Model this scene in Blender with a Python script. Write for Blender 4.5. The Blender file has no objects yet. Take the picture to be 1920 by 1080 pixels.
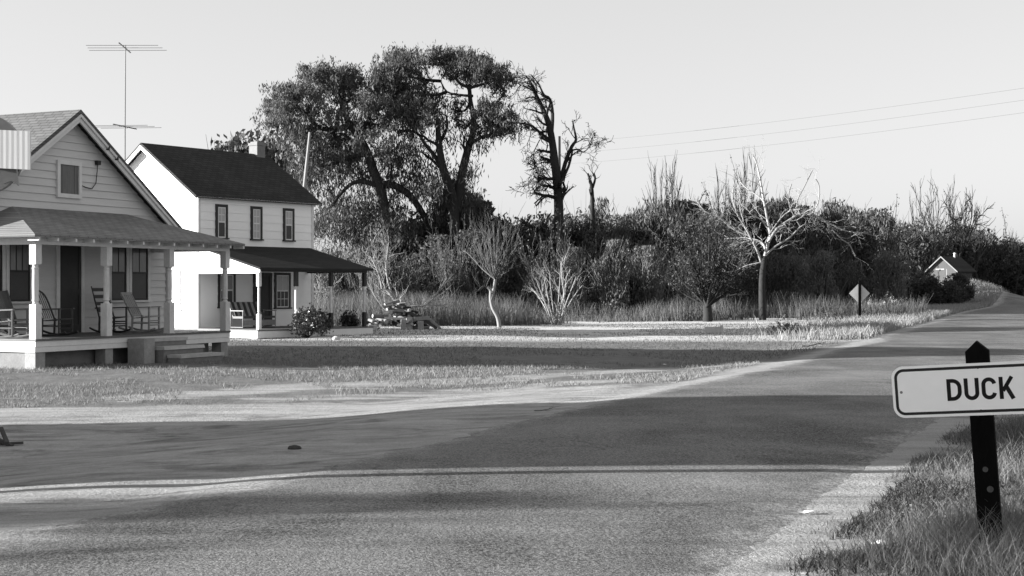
import bpy, math, random
import numpy as np
from mathutils import Vector, Matrix

# ------------------------------------------------------------------ scene, camera, light
scene = bpy.context.scene
COL = scene.collection
R = math.radians
EYE = 1.78
F = 2700.0                                   # focal length in pixels of a 1920 px wide frame

cd = bpy.data.cameras.new('camera')
cam = bpy.data.objects.new('camera', cd); COL.objects.link(cam)
cam.location = (0, 0, EYE); cam.rotation_euler = (R(90), 0, 0)
cd.sensor_width = 36.0; cd.lens = 36.0 * F / 1920.0
cd.clip_start = 0.1; cd.clip_end = 5000
scene.camera = cam

SUN_EL = R(12.0)
SUN_AZ = math.atan2(-1.0, -0.09)             # compass angle of the sun, clockwise from +Y
SUN_DIR = Vector((math.sin(SUN_AZ) * math.cos(SUN_EL), math.cos(SUN_AZ) * math.cos(SUN_EL), math.sin(SUN_EL)))
world = bpy.data.worlds.new('World'); scene.world = world
world.use_nodes = True
wn = world.node_tree; wn.nodes.clear()
wo = wn.nodes.new('ShaderNodeOutputWorld'); wb = wn.nodes.new('ShaderNodeBackground')
sky = wn.nodes.new('ShaderNodeTexSky'); sky.sky_type = 'NISHITA'; sky.sun_disc = False
sky.sun_elevation = SUN_EL; sky.sun_rotation = SUN_AZ % (2 * math.pi)
sky.air_density = 1.0; sky.dust_density = 1.5; sky.ozone_density = 1.0
bw = wn.nodes.new('ShaderNodeRGBToBW')
pw = wn.nodes.new('ShaderNodeMath'); pw.operation = 'POWER'; pw.inputs[1].default_value = 0.45   # evens out the sky brightness
ml = wn.nodes.new('ShaderNodeMath'); ml.operation = 'MULTIPLY'; ml.inputs[1].default_value = 1.46
wn.links.new(sky.outputs[0], bw.inputs[0]); wn.links.new(bw.outputs[0], pw.inputs[0]); wn.links.new(pw.outputs[0], ml.inputs[0]); wn.links.new(ml.outputs[0], wb.inputs[0])
wb.inputs[1].default_value = 0.072
wn.links.new(wb.outputs[0], wo.inputs[0])

sl = bpy.data.lights.new('sun', 'SUN'); sl.energy = 4.2; sl.angle = R(0.5); sl.color = (1.0, 0.995, 0.985)
so = bpy.data.objects.new('sun', sl); COL.objects.link(so)
so.rotation_euler = SUN_DIR.to_track_quat('Z', 'Y').to_euler(); so.location = (-40, 0, 30)

scene.view_settings.view_transform = 'Standard'; scene.view_settings.look = 'None'
scene.view_settings.exposure = 2.25; scene.view_settings.gamma = 1.0
scene.render.engine = 'CYCLES'
scene.cycles.max_bounces = 6; scene.cycles.diffuse_bounces = 3
scene.cycles.use_adaptive_sampling = False; scene.cycles.sample_clamp_indirect = 3.0; scene.cycles.use_denoising = True

# ------------------------------------------------------------------ helpers: picture -> world, objects
def at(px, py, Y):
    return Vector(((px - 960) / F * Y, Y, EYE + (540 - py) / F * Y))
def ground_y(py, z=0.0):
    return (EYE - z) * F / (py - 540)
def on_ground(px, py):
    z = 0.0
    for _ in range(8):
        Y = ground_y(py, z); X = (px - 960) / F * Y; z = float(height(X, Y))
    return Vector((X, Y, z))

def tag(o, label=None, cat=None, group=None, kind=None):
    if label: o['label'] = label
    if cat: o['category'] = cat
    if group: o['group'] = group
    if kind: o['kind'] = kind
    return o
def empty(name, loc, rz=0.0, label=None, cat=None, group=None):
    o = bpy.data.objects.new(name, None); COL.objects.link(o)
    o.location = loc; o.rotation_euler = (0, 0, rz); o.empty_display_size = 0.2
    return tag(o, label, cat, group)
def copy_tree(o, parent=None):
    c = o.copy(); COL.objects.link(c); c.parent = parent
    for ch in o.children: copy_tree(ch, c)
    return c

class MB:
    def __init__(s): s.v = []; s.f = []
    def add(s, vs, fs):
        b = len(s.v); s.v += [tuple(p) for p in vs]; s.f += [tuple(i + b for i in f) for f in fs]
    def box(s, x0, x1, y0, y1, z0, z1, M=None):
        vs = [(x, y, z) for x in (x0, x1) for y in (y0, y1) for z in (z0, z1)]
        if M is not None: vs = [M @ Vector(p) for p in vs]
        s.add(vs, [(0, 1, 3, 2), (4, 6, 7, 5), (0, 4, 5, 1), (2, 3, 7, 6), (0, 2, 6, 4), (1, 5, 7, 3)]); return s
    def bar(s, a, b, w, h, up=(0, 0, 1)):
        a, b = Vector(a), Vector(b); d = (b - a).normalized()
        sd = d.cross(Vector(up))
        if sd.length < 1e-4: sd = d.cross(Vector((0, 1, 0)))
        sd.normalize(); u = sd.cross(d)
        vs = []
        for p in (a, b):
            for i, j in ((-1, -1), (1, -1), (1, 1), (-1, 1)): vs.append(p + sd * (i * w / 2) + u * (j * h / 2))
        s.add(vs, [(0, 3, 2, 1), (4, 5, 6, 7), (0, 1, 5, 4), (1, 2, 6, 5), (2, 3, 7, 6), (3, 0, 4, 7)]); return s
    def prism(s, poly, fn, t0, t1):            # poly of 2-D points, fn(a, b, t) -> xyz
        n = len(poly)
        vs = [fn(a, b, t0) for a, b in poly] + [fn(a, b, t1) for a, b in poly]
        fs = [tuple(range(n))[::-1], tuple(range(n, 2 * n))]
        fs += [(i, (i + 1) % n, (i + 1) % n + n, i + n) for i in range(n)]
        s.add(vs, fs); return s
    def tube(s, pts, rad, n=6, cap=True):
        pts = [Vector(p) for p in pts]; rings = []
        if not hasattr(rad, '__len__'): rad = [rad] * len(pts)
        prev = None
        for i, p in enumerate(pts):
            d = (pts[min(i + 1, len(pts) - 1)] - pts[max(i - 1, 0)])
            if d.length < 1e-9: d = Vector((0, 0, 1))
            d.normalize()
            if prev is None:
                a = d.cross(Vector((0.31, 0.95, 0.07))); 
                if a.length < 1e-3: a = d.cross(Vector((1, 0, 0)))
            else:
                a = prev - d * prev.dot(d)
                if a.length < 1e-4: a = d.cross(Vector((1, 0, 0)))
            a.normalize(); prev = a; b = d.cross(a)
            rings.append([p + (a * math.cos(2 * math.pi * k / n) + b * math.sin(2 * math.pi * k / n)) * rad[i] for k in range(n)])
        vs = [q for r in rings for q in r]; fs = []
        for i in range(len(rings) - 1):
            for k in range(n):
                k2 = (k + 1) % n
                fs.append((i * n + k, i * n + k2, (i + 1) * n + k2, (i + 1) * n + k))
        if cap:
            fs.append(tuple(range(n))[::-1]); m = (len(rings) - 1) * n; fs.append(tuple(range(m, m + n)))
        s.add(vs, fs); return s
    def lathe(s, prof, n=12, c=(0, 0)):         # prof: list of (z, radius)
        return s.tube([(c[0], c[1], z) for z, r in prof], [r for z, r in prof], n)
    def mesh(s, name):
        me = bpy.data.meshes.new(name); me.from_pydata(s.v, [], s.f); me.update(); return me
    def build(s, name, mat, parent=None, smooth=False, loc=None):
        me = s.mesh(name); o = bpy.data.objects.new(name, me); COL.objects.link(o)
        if mat: me.materials.append(mat)
        if parent: o.parent = parent
        if loc is not None: o.location = loc
        if smooth:
            for p in me.polygons: p.use_smooth = True
        return o

def np_obj(name, verts, faces, mat, parent=None, attrs=None, smooth=False):
    verts = np.asarray(verts, np.float32); faces = np.asarray(faces, np.int32)
    me = bpy.data.meshes.new(name)
    nv, nf, k = len(verts), len(faces), faces.shape[1]
    me.vertices.add(nv); me.vertices.foreach_set('co', verts.ravel())
    me.loops.add(nf * k); me.loops.foreach_set('vertex_index', faces.ravel())
    me.polygons.add(nf)
    me.polygons.foreach_set('loop_start', np.arange(0, nf * k, k, dtype=np.int32))
    me.polygons.foreach_set('loop_total', np.full(nf, k, np.int32))
    if smooth: me.polygons.foreach_set('use_smooth', np.ones(nf, bool))
    me.update(calc_edges=True)
    for an, av in (attrs or {}).items():
        a = me.attributes.new(an, 'FLOAT', 'POINT'); a.data.foreach_set('value', np.asarray(av, np.float32))
    if mat: me.materials.append(mat)
    o = bpy.data.objects.new(name, me); COL.objects.link(o)
    if parent: o.parent = parent
    return o

# ------------------------------------------------------------------ materials (all neutral greys: the photograph is black and white)
def g(v): return (v, v, v, 1.0)
class NT:
    def __init__(s, name, rough=0.8, spec=0.2):
        s.m = bpy.data.materials.new(name); s.m.use_nodes = True; s.t = s.m.node_tree
        s.b = s.t.nodes['Principled BSDF']; s.b.inputs['Roughness'].default_value = rough
        s.b.inputs['Specular IOR Level'].default_value = spec
    def n(s, t, **kw):
        x = s.t.nodes.new(t)
        for k, v in kw.items(): setattr(x, k, v)
        return x
    def l(s, a, b): s.t.links.new(a, b)
    def coord(s, kind='Object', scale=(1, 1, 1)):
        tc = s.n('ShaderNodeTexCoord'); mp = s.n('ShaderNodeMapping'); mp.inputs['Scale'].default_value = scale
        s.l(tc.outputs[kind], mp.inputs[0]); return mp.outputs[0]
    def pos(s, scale=(1, 1, 1), rz=0.0):
        tc = s.n('ShaderNodeNewGeometry'); mp = s.n('ShaderNodeMapping'); mp.inputs['Scale'].default_value = scale
        mp.inputs['Rotation'].default_value = (0, 0, rz)
        s.l(tc.outputs['Position'], mp.inputs[0]); return mp.outputs[0]
    def noise(s, vec, scale, detail=4, rough=0.6, lo=0.3, hi=0.7, dist=0.0):
        x = s.n('ShaderNodeTexNoise'); x.inputs['Scale'].default_value = scale; x.inputs['Detail'].default_value = detail
        x.inputs['Roughness'].default_value = rough; x.inputs['Distortion'].default_value = dist
        s.l(vec, x.inputs['Vector'])
        r = s.n('ShaderNodeMapRange'); r.inputs[1].default_value = lo; r.inputs[2].default_value = hi
        s.l(x.outputs[0], r.inputs[0]); return r.outputs[0]
    def math(s, op, a, b=None, clamp=False):
        x = s.n('ShaderNodeMath', operation=op); x.use_clamp = clamp
        for i, q in enumerate((a, b)):
            if q is None: continue
            if isinstance(q, (int, float)): x.inputs[i].default_value = q
            else: s.l(q, x.inputs[i])
        return x.outputs[0]
    def lerp(s, f, a, b):
        x = s.n('ShaderNodeMix'); x.data_type = 'FLOAT'; x.clamp_factor = True
        for i, q in ((0, f), (2, a), (3, b)):
            if isinstance(q, (int, float)): x.inputs[i].default_value = q
            else: s.l(q, x.inputs[i])
        return x.outputs[0]
    def attr(s, name):
        x = s.n('ShaderNodeAttribute'); x.attribute_name = name; return x.outputs['Fac']
    def base(s, v):
        if isinstance(v, (int, float)): s.b.inputs['Base Color'].default_value = g(v)
        else: s.l(v, s.b.inputs['Base Color'])
        return s
    def bump(s, h, strength=0.5, dist=0.01):
        x = s.n('ShaderNodeBump'); x.inputs['Strength'].default_value = strength; x.inputs['Distance'].default_value = dist
        s.l(h, x.inputs['Height']); s.l(x.outputs[0], s.b.inputs['Normal']); return s

def simple(name, lo, hi, scale=6, stretch=(1, 1, 1), rough=0.75, spec=0.2, bump=0.0, bscale=40, coord='Object'):
    m = NT(name, rough, spec); v = m.coord(coord, stretch)
    n1 = m.noise(v, scale, 5, 0.65); n2 = m.noise(v, scale * 7, 3, 0.6)
    f = m.math('ADD', m.math('MULTIPLY', n1, 0.65), m.math('MULTIPLY', n2, 0.35))
    m.base(m.lerp(f, lo, hi))
    if bump: m.bump(m.noise(v, bscale, 4, 0.6, 0.2, 0.8), bump, 0.01)
    return m.m

def shingle(name, lo, hi, axis, run=0.3, course=0.14, slope=0.574, streak=0.5):
    m = NT(name, 0.95, 0.1)
    tc = m.n('ShaderNodeTexCoord'); sp = m.n('ShaderNodeSeparateXYZ'); m.l(tc.outputs['Object'], sp.inputs[0])
    cb = m.n('ShaderNodeCombineXYZ')
    m.l(sp.outputs[axis], cb.inputs[0]); m.l(m.math('DIVIDE', sp.outputs[2], slope), cb.inputs[1])
    bt = m.n('ShaderNodeTexBrick'); m.l(cb.outputs[0], bt.inputs['Vector'])
    bt.inputs['Scale'].default_value = 1.0; bt.inputs['Brick Width'].default_value = run; bt.inputs['Row Height'].default_value = course
    bt.inputs['Mortar Size'].default_value = 0.012; bt.inputs['Mortar Smooth'].default_value = 0.2
    bt.inputs['Color1'].default_value = g(0.0); bt.inputs['Color2'].default_value = g(1.0); bt.inputs['Mortar'].default_value = g(0.0)
    v = m.coord('Object')
    n1 = m.noise(v, 0.9, 5, 0.6); n2 = m.noise(v, 26, 3, 0.6)
    f = m.math('ADD', m.math('MULTIPLY', bt.outputs[0], 0.35), m.math('ADD', m.math('MULTIPLY', n1, 0.4), m.math('MULTIPLY', n2, 0.25)))
    col = m.lerp(f, lo, hi)
    col = m.math('MULTIPLY', col, m.lerp(bt.outputs['Fac'], 1.0, 0.55))
    m.base(col); m.bump(m.math('SUBTRACT', 1.0, bt.outputs['Fac']), 0.6, 0.015)
    return m.m

def leafmat(name, lo, hi, trans=0.25, rough=0.6, spec=0.2):
    m = NT(name, rough, spec)
    ge = m.n('ShaderNodeNewGeometry'); oi = m.n('ShaderNodeObjectInfo')
    f = m.math('ADD', m.math('MULTIPLY', ge.outputs['Random Per Island'], 0.7), m.math('MULTIPLY', oi.outputs['Random'], 0.3))
    col = m.lerp(f, lo, hi); m.base(col)
    if trans:
        tr = m.n('ShaderNodeBsdfTranslucent'); m.l(col, tr.inputs[0]); mx = m.n('ShaderNodeMixShader'); mx.inputs[0].default_value = trans
        out = m.t.nodes['Material Output']
        m.l(m.b.outputs[0], mx.inputs[1]); m.l(tr.outputs[0], mx.inputs[2]); m.l(mx.outputs[0], out.inputs[0])
    return m.m

M = {}
M['clapboard'] = simple('grey painted clapboard', 0.50, 0.60, 1.2, (0.6, 1, 6), 0.7)
M['white_siding'] = simple('white siding', 0.80, 0.86, 1.5, (1, 1, 2), 0.7)
M['white_trim'] = simple('white painted trim', 0.55, 0.68, 4, (1, 1, 1), 0.6)
M['post_paint'] = simple('worn white post paint', 0.46, 0.66, 7, (1, 1, 0.5), 0.65)
M['dark_trim'] = simple('dark painted trim', 0.022, 0.035, 5, (1, 1, 1), 0.5)
M['black_paint'] = simple('black painted wood', 0.003, 0.007, 6, (1, 1, 0.3), 0.9, 0.03, 0.3, 30)
M['pane'] = simple('window glass with curtain', 0.10, 0.16, 3, (4, 4, 0.5), 0.15, 0.5)
M['pane_dark'] = simple('dark window screen', 0.028, 0.045, 3, (1, 1, 1), 0.4, 0.3)
M['curtain'] = simple('pale curtain behind glass', 0.30, 0.42, 5, (6, 6, 0.4), 0.3, 0.4)
M['board_pane'] = simple('weathered window board', 0.10, 0.17, 4, (5, 5, 0.5), 0.6)
M['screen_door'] = simple('dark screen door', 0.024, 0.036, 5, (1, 1, 1), 0.5)
M['roof_light'] = shingle('grey weathered shingles', 0.07, 0.15, 1)
M['roof_porch'] = shingle('grey porch shingles', 0.13, 0.26, 0, 0.3, 0.14, 0.33)
M['roof_dark'] = shingle('dark asphalt shingles', 0.022, 0.055, 0, 0.3, 0.16, 0.59)
M['roof_dark_porch'] = shingle('dark porch roofing', 0.018, 0.036, 0, 0.6, 0.2, 0.28)
M['floor_paint'] = simple('grey porch floor paint', 0.085, 0.13, 3, (6, 0.6, 1), 0.6)
M['concrete'] = simple('rough concrete', 0.20, 0.34, 5, (1, 1, 1), 0.9, 0.1, 0.5, 30)
M['brick_dark'] = simple('dirty foundation block', 0.14, 0.22, 5, (1, 1, 1), 0.95, 0.1, 0.4, 25)
M['pier'] = simple('pale block pier', 0.34, 0.46, 6, (1, 1, 1), 0.9, 0.1, 0.3, 25)
M['chair_dark'] = simple('dark stained chair wood', 0.022, 0.045, 8, (1, 1, 1), 0.45, 0.35)
M['chair_grey'] = simple('weathered chair wood', 0.22, 0.34, 8, (1, 1, 0.3), 0.6)
M['chair_shaded'] = simple('chair wood toned for shade', 0.08, 0.13, 8, (1, 1, 0.3), 0.6)  # porch shade put into the wood colour of the two left chairs
M['chair_pale'] = simple('pale painted chair wood', 0.16, 0.24, 8, (1, 1, 0.3), 0.6)
M['metal'] = simple('dull aluminium', 0.14, 0.22, 20, (1, 1, 1), 0.45, 0.5)
M['wire'] = simple('old dark wire', 0.06, 0.09, 10, (1, 1, 1), 0.7)
M['sign_white'] = simple('white sign enamel', 0.80, 0.86, 3, (1, 1, 1), 0.4, 0.35)
M['sign_back'] = simple('sign back metal', 0.40, 0.50, 3, (1, 1, 1), 0.5, 0.3)
M['sign_black'] = simple('black sign paint', 0.010, 0.014, 9, (1, 1, 1), 0.5, 0.3)
M['pale_panel'] = simple('pale ribbed metal', 0.50, 0.62, 8, (9, 1, 0.4), 0.5, 0.3)
M['disc_paint'] = simple('dark sign enamel', 0.075, 0.12, 3, (1, 1, 3), 0.35, 0.4)
M['bark'] = simple('dark bark', 0.018, 0.045, 5, (4, 4, 0.8), 0.95, 0.05, 0.6, 14)
M['bark_grey'] = simple('grey bark', 0.12, 0.22, 6, (4, 4, 0.8), 0.9, 0.05, 0.5, 18)
M['bark_pale'] = simple('pale smooth bark', 0.15, 0.24, 6, (3, 3, 1), 0.85, 0.1)
M['twig_mid'] = leafmat('grey twigs', 0.05, 0.135, 0.0, 0.9, 0.05)
M['twig_dark'] = leafmat('dark twigs', 0.016, 0.040, 0.0, 0.9, 0.05)
M['twig_white'] = leafmat('pale grey bark twigs', 0.18, 0.34, 0.0, 0.9, 0.05)
M['twig_pale'] = leafmat('pale twigs', 0.12, 0.24, 0.0, 0.9, 0.05)
M['leaf_oak'] = leafmat('oak foliage', 0.045, 0.135, 0.35)
M['leaf_drape'] = leafmat('hanging dull foliage', 0.035, 0.09, 0.3)
M['leaf_dark'] = leafmat('dark evergreen foliage', 0.034, 0.095, 0.3)
M['leaf_mid'] = leafmat('mid grey foliage', 0.04, 0.105, 0.3)
M['leaf_dry'] = leafmat('dry pale foliage', 0.07, 0.17, 0.3)
M['leaf_gloss'] = leafmat('glossy hedge leaves', 0.028, 0.06, 0.1, 0.28, 0.6)
M['grass_dry'] = leafmat('dry winter grass', 0.14, 0.34, 0.35, 0.8, 0.1)
M['grass_yard'] = leafmat('worn yard grass', 0.11, 0.32, 0.3, 0.8, 0.1)
M['grass_tall'] = leafmat('tall dry broom grass', 0.05, 0.15, 0.3, 0.8, 0.1)
M['grass_fore'] = leafmat('mixed dry grass', 0.03, 0.20, 0.2, 0.8, 0.1)
M['grass_dark'] = leafmat('short green grass', 0.06, 0.16, 0.3, 0.8, 0.1)
M['step_lit'] = simple('concrete step toned as lit', 0.30, 0.48, 5, (1, 1, 1), 0.9, 0.1, 0.5, 30)  # paler than the risers, standing for light on the treads
M['weed'] = leafmat('dark matted weeds', 0.02, 0.10, 0.2, 0.8, 0.1)
M['wood_old'] = simple('weathered grey wood', 0.16, 0.30, 6, (5, 5, 0.6), 0.9, 0.1)
M['shed_wall'] = simple('weathered shed boards', 0.05, 0.09, 4, (4, 4, 0.4), 0.9, 0.1)
M['wood_dark'] = simple('dark old wood', 0.04, 0.09, 6, (5, 5, 0.6), 0.9, 0.1)
M['wood_cut'] = simple('pale cut wood', 0.26, 0.40, 9, (1, 1, 1), 0.85, 0.1)
M['litter'] = simple('white paper', 0.75, 0.8, 9, (1, 1, 1), 0.8)
M['stone'] = simple('dark stone', 0.03, 0.06, 9, (1, 1, 1), 0.9)

# ------------------------------------------------------------------ terrain
LY = [0, 4, 8, 10.2, 13.7, 18.8, 23.4, 32, 43.7, 62.4, 110, 150, 175, 205, 260, 400]
LX = [-11, -7.2, -4.6, -3.6, -2.1, -0.07, 2.0, 5.7, 10.4, 17.3, 35, 51.5, 65, 86, 132, 260]
RY = [0, 4, 8.9, 11.4, 14.1, 20.9, 32, 62, 110, 150, 175, 205, 260, 400]
RX = [-2.6, -0.7, 1.45, 2.54, 3.75, 6.67, 11.5, 23.6, 42, 60, 75, 97, 144, 273]
def xl(y): return np.interp(y, LY, LX)
def xr(y): return np.interp(y, RY, RX)
def ss(a, b, x):
    t = np.clip((x - a) / (b - a), 0, 1); return t * t * (3 - 2 * t)
_rs = np.random.RandomState(5)
_W = [(_rs.uniform(-1, 1) * k, _rs.uniform(-1, 1) * k, _rs.uniform(0, 6.28), 1.0 / k) for k in (0.5, 0.8, 1.2, 1.9, 2.8, 4.0) for _ in range(4)]
def fbm(x, y):
    s = 0.0
    for a, b, c, w in _W: s = s + w * np.sin(a * x + b * y + c)
    return s / 6.0
def height(x, y):
    x = np.asarray(x, float); y = np.asarray(y, float)
    far = np.exp(-np.maximum(y - 60, 0) / 60.0)
    el = x - xl(y); er = xr(y) - x
    on = ss(-0.6, 0.3, el) * ss(-3.5, 0.0, er)
    h = 0.05 * on
    h = h + (1 - on) * 0.02 * fbm(x, y) * far
    h = h + 0.16 * ss(0.2, 1.7, -er) * np.exp(-((y - 9) / 9.0) ** 2)
    h = h - 0.10 * ss(0.5, 2.5, el * -1) * np.exp(-((y - 38) / 8.0) ** 2) * ss(-8, -3, x)
    h = h - 0.26 * ss(0.8, 5.5, -el) * (1 - ss(24.5, 30, y))
    h = h + 3.0 * np.exp(-((x - 49) / 5.5) ** 2 - ((y - 163) / 16.0) ** 2)
    return h

def spaced(segs):
    out = [segs[0][0]]
    for a, b, st in segs:
        n = max(1, int(round((b - a) / st)))
        out += list(a + (b - a) * (np.arange(1, n + 1) / n))
    return np.array(out)
def polydist(x, y, pts):
    d = np.full(x.shape, 1e9)
    for (ax, ay), (bx, by) in zip(pts[:-1], pts[1:]):
        dx, dy = bx - ax, by - ay; L = dx * dx + dy * dy
        t = np.clip(((x - ax) * dx + (y - ay) * dy) / L, 0, 1)
        d = np.minimum(d, np.hypot(x - ax - t * dx, y - ay - t * dy))
    return d
def gp(px, py):
    q = on_ground(px, py); return (q.x, q.y)

xs = spaced([(-900, -200, 70), (-200, -60, 10), (-60, -22, 2), (-22, -10, 0.4), (-10, 14, 0.16), (14, 26, 0.5), (26, 70, 2), (70, 200, 10), (200, 900, 70)])
ys = spaced([(-200, -20, 20), (-20, 5, 2), (5, 26, 0.16), (26, 50, 0.3), (50, 90, 0.8), (90, 220, 3), (220, 500, 20), (500, 3000, 150)])
GX, GY = np.meshgrid(xs, ys)
GZ = height(GX, GY)
def track(pix, w, soft):
    d = polydist(GX, GY, [gp(*p) for p in pix]); return 1 - ss(w, w + soft, d)
sand = np.zeros_like(GX)
for pix, w, soft, k in [
    ([(-200, 771), (200, 769), (520, 763), (900, 752), (1250, 728), (1480, 690)], 0.35, 0.5, 1.0),
    ([(-200, 778), (250, 773), (600, 760)], 0.25, 0.4, 0.9),
    ([(250, 748), (600, 733), (900, 716), (1240, 692), (1480, 676)], 0.30, 0.5, 0.85),
    ([(500, 750), (900, 733), (1250, 709), (1500, 680)], 0.25, 0.4, 0.8),
    ([(-300, 940), (0, 934), (250, 923), (420, 905), (600, 888)], 0.10, 0.35, 1.0),
    ([(-300, 985), (0, 975), (240, 958), (400, 930)], 0.08, 0.3, 0.9),
    ([(1240, 1080), (1400, 1040), (1500, 985), (1600, 930), (1700, 860), (1790, 790)], 0.25, 0.5, 0.9),
    ([(1440, 690), (1580, 655), (1700, 622), (1800, 595)], 0.2, 0.9, 0.75),
    ([(1480, 655), (1560, 640), (1660, 618)], 0.3, 1.2, 0.5)]:
    sand = np.maximum(sand, k * track(pix, w, soft))
lane = ss(0.2, 1.2, 1.0 * (1 - np.abs((GY - 24.5 - 0.10 * (GX + 6)) / 3.6))) * ss(0.0, 1.2, xl(GY) - GX + 0.6)
sand = np.maximum(sand, 0.24 * lane)
sand = np.maximum(sand, 0.38 * ss(-0.6, 0.1, GX - xr(GY)) * (1 - ss(0.5, 1.3, GX - xr(GY))))
grass = np.zeros_like(GX)
strip = ss(23.9, 25.2, GY - 0.22 * (GX + 8) + 0.5 * fbm(GX, GY)) * ss(-0.3, 1.2, xl(GY) - GX)
grass = np.maximum(grass, strip)
grass = np.maximum(grass, ss(0.5, 1.6, GX - xr(GY)))
grass = np.maximum(grass, ss(60, 70, GY) * (1 - ss(-1.0, 0.2, (GX - xl(GY))) * ss(-1, 0.2, xr(GY) - GX)))
pale = np.maximum(ss(47.5, 50.5, GY), 0.0 * GY) * ss(-0.2, 1.0, xl(GY) - GX)  # sunlit far lawn painted paler, house-shaded nearer lawn left darker
idx = np.arange(GX.size).reshape(GX.shape)
gf = np.stack([idx[:-1, :-1], idx[:-1, 1:], idx[1:, 1:], idx[1:, :-1]], -1).reshape(-1, 4)

m = NT('bare earth, sand and dry turf', 0.95, 0.05)
p = m.pos(); ps = m.pos((0.16, 1.6, 1), R(-8)); 
big = m.noise(p, 0.35, 5, 0.6, 0.3, 0.7); mid = m.noise(p, 2.2, 5, 0.65, 0.3, 0.7); fine = m.noise(p, 22, 4, 0.7, 0.25, 0.75)
streak = m.noise(ps, 1.9, 6, 0.72, 0.36, 0.64, 0.5); grit = m.noise(p, 90, 2, 0.7, 0.3, 0.7)
dirt = m.lerp(m.math('ADD', m.math('MULTIPLY', streak, 0.14), m.math('ADD', m.math('MULTIPLY', mid, 0.28), m.math('ADD', m.math('MULTIPLY', big, 0.26), m.math('MULTIPLY', fine, 0.32)))), 0.16, 0.46)
rut = m.noise(m.pos((0.07, 2.6, 1), R(-9)), 1.0, 5, 0.7, 0.36, 0.64, 0.3)
stain = m.noise(m.pos((0.7, 1.2, 1), R(-6)), 0.9, 7, 0.74, 0.48, 0.68, 0.8)
dirt = m.math('MULTIPLY', dirt, m.lerp(stain, 1.0, 0.38)); dirt = m.math('MULTIPLY', dirt, m.lerp(rut, 0.84, 1.06))
sandc = m.lerp(m.math('ADD', m.math('MULTIPLY', fine, 0.4), m.math('MULTIPLY', streak, 0.6)), 0.19, 0.36)
tv = m.math('ADD', m.math('MULTIPLY', fine, 0.5), m.math('MULTIPLY', mid, 0.5))
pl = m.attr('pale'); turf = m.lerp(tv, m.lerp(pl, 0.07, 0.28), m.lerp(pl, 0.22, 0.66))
sm = m.math('ADD', m.attr('sand'), m.math('MULTIPLY', m.math('SUBTRACT', m.lerp(0.6, streak, rut), 0.5), 1.0))
sm = m.math('MULTIPLY', m.math('SUBTRACT', sm, 0.32), 2.4, True)
gm = m.math('MULTIPLY', m.math('SUBTRACT', m.math('ADD', m.attr('turf'), m.math('MULTIPLY', m.math('SUBTRACT', mid, 0.5), 0.8)), 0.3), 2.5, True)
c = m.lerp(gm, dirt, turf); c = m.lerp(sm, c, sandc)
c = m.math('MULTIPLY', c, m.lerp(grit, 0.72, 1.25))
m.base(c); m.bump(m.math('ADD', m.math('MULTIPLY', fine, 0.7), m.math('ADD', m.math('MULTIPLY', mid, 1.2), m.math('MULTIPLY', grit, 0.15))), 0.5, 0.03)
M['ground'] = m.m
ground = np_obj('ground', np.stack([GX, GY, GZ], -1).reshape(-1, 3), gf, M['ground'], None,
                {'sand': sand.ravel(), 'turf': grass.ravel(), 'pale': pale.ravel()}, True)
tag(ground, kind='structure')

# the road: a sheet of its own laid over the ground
m = NT('old worn asphalt', 0.9, 0.15)
p = m.pos(); pr = m.pos((1, 0.14, 1), R(23))
big = m.noise(p, 0.45, 5, 0.62, 0.34, 0.66, 0.4); agg = m.noise(p, 24, 3, 0.8, 0.42, 0.60); agg2 = m.noise(p, 58, 2, 0.7, 0.44, 0.58)
lanes = m.noise(pr, 1.4, 4, 0.6, 0.3, 0.7)
f = m.math('ADD', m.math('MULTIPLY', big, 0.30), m.math('ADD', m.math('MULTIPLY', agg, 0.22), m.math('ADD', m.math('MULTIPLY', lanes, 0.10), m.math('MULTIPLY', agg2, 0.42))))
c = m.lerp(f, 0.0, 0.27)
vo = m.n('ShaderNodeTexVoronoi'); vo.feature = 'DISTANCE_TO_EDGE'; vo.inputs['Scale'].default_value = 0.55
wv = m.n('ShaderNodeTexNoise'); wv.inputs['Scale'].default_value = 1.7; wv.inputs['Detail'].default_value = 5
m.l(p, wv.inputs['Vector']); va = m.n('ShaderNodeVectorMath', operation='ADD'); m.l(p, va.inputs[0]); m.l(wv.outputs['Color'], va.inputs[1]); m.l(va.outputs[0], vo.inputs['Vector'])
crack = m.math('MULTIPLY', m.math('LESS_THAN', vo.outputs['Distance'], 0.011), m.noise(p, 0.5, 3, 0.6, 0.5, 0.62))
c = m.math('MULTIPLY', c, m.lerp(crack, 1.0, 0.68))
e = m.math('ADD', m.attr('edge'), m.math('MULTIPLY', m.math('SUBTRACT', m.noise(p, 1.6, 5, 0.7, 0.2, 0.8), 0.5), 1.0))
c = m.lerp(m.math('MULTIPLY', m.math('SUBTRACT', e, 0.45), 2.2, True), c, m.lerp(agg, 0.14, 0.32))
m.base(c); m.bump(m.math('ADD', agg, m.math('MULTIPLY', agg2, 0.6)), 0.45, 0.007)
M['road'] = m.m
ry = spaced([(2, 30, 0.15), (30, 60, 0.3), (60, 150, 1.0), (150, 230, 2), (230, 400, 8)])
rt = spaced([(0, 0.12, 0.01), (0.12, 0.88, 0.03), (0.88, 1.0, 0.01)])
TT, RYY = np.meshgrid(rt, ry)
jl = 0.16 * fbm(ry * 1.5, ry * 0) + 0.04 * np.random.RandomState(3).randn(len(ry)); jr = 0.12 * fbm(ry * 1.3, ry * 0 + 9) + 0.03 * np.random.RandomState(4).randn(len(ry))
L_ = (xl(ry) + jl)[:, None]; R_ = (xr(ry) + jr)[:, None]
RXX = L_ + (R_ - L_) * TT
RZ = height(RXX, RYY) + 0.012 + 0.02 * np.sin(np.pi * TT)
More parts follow.
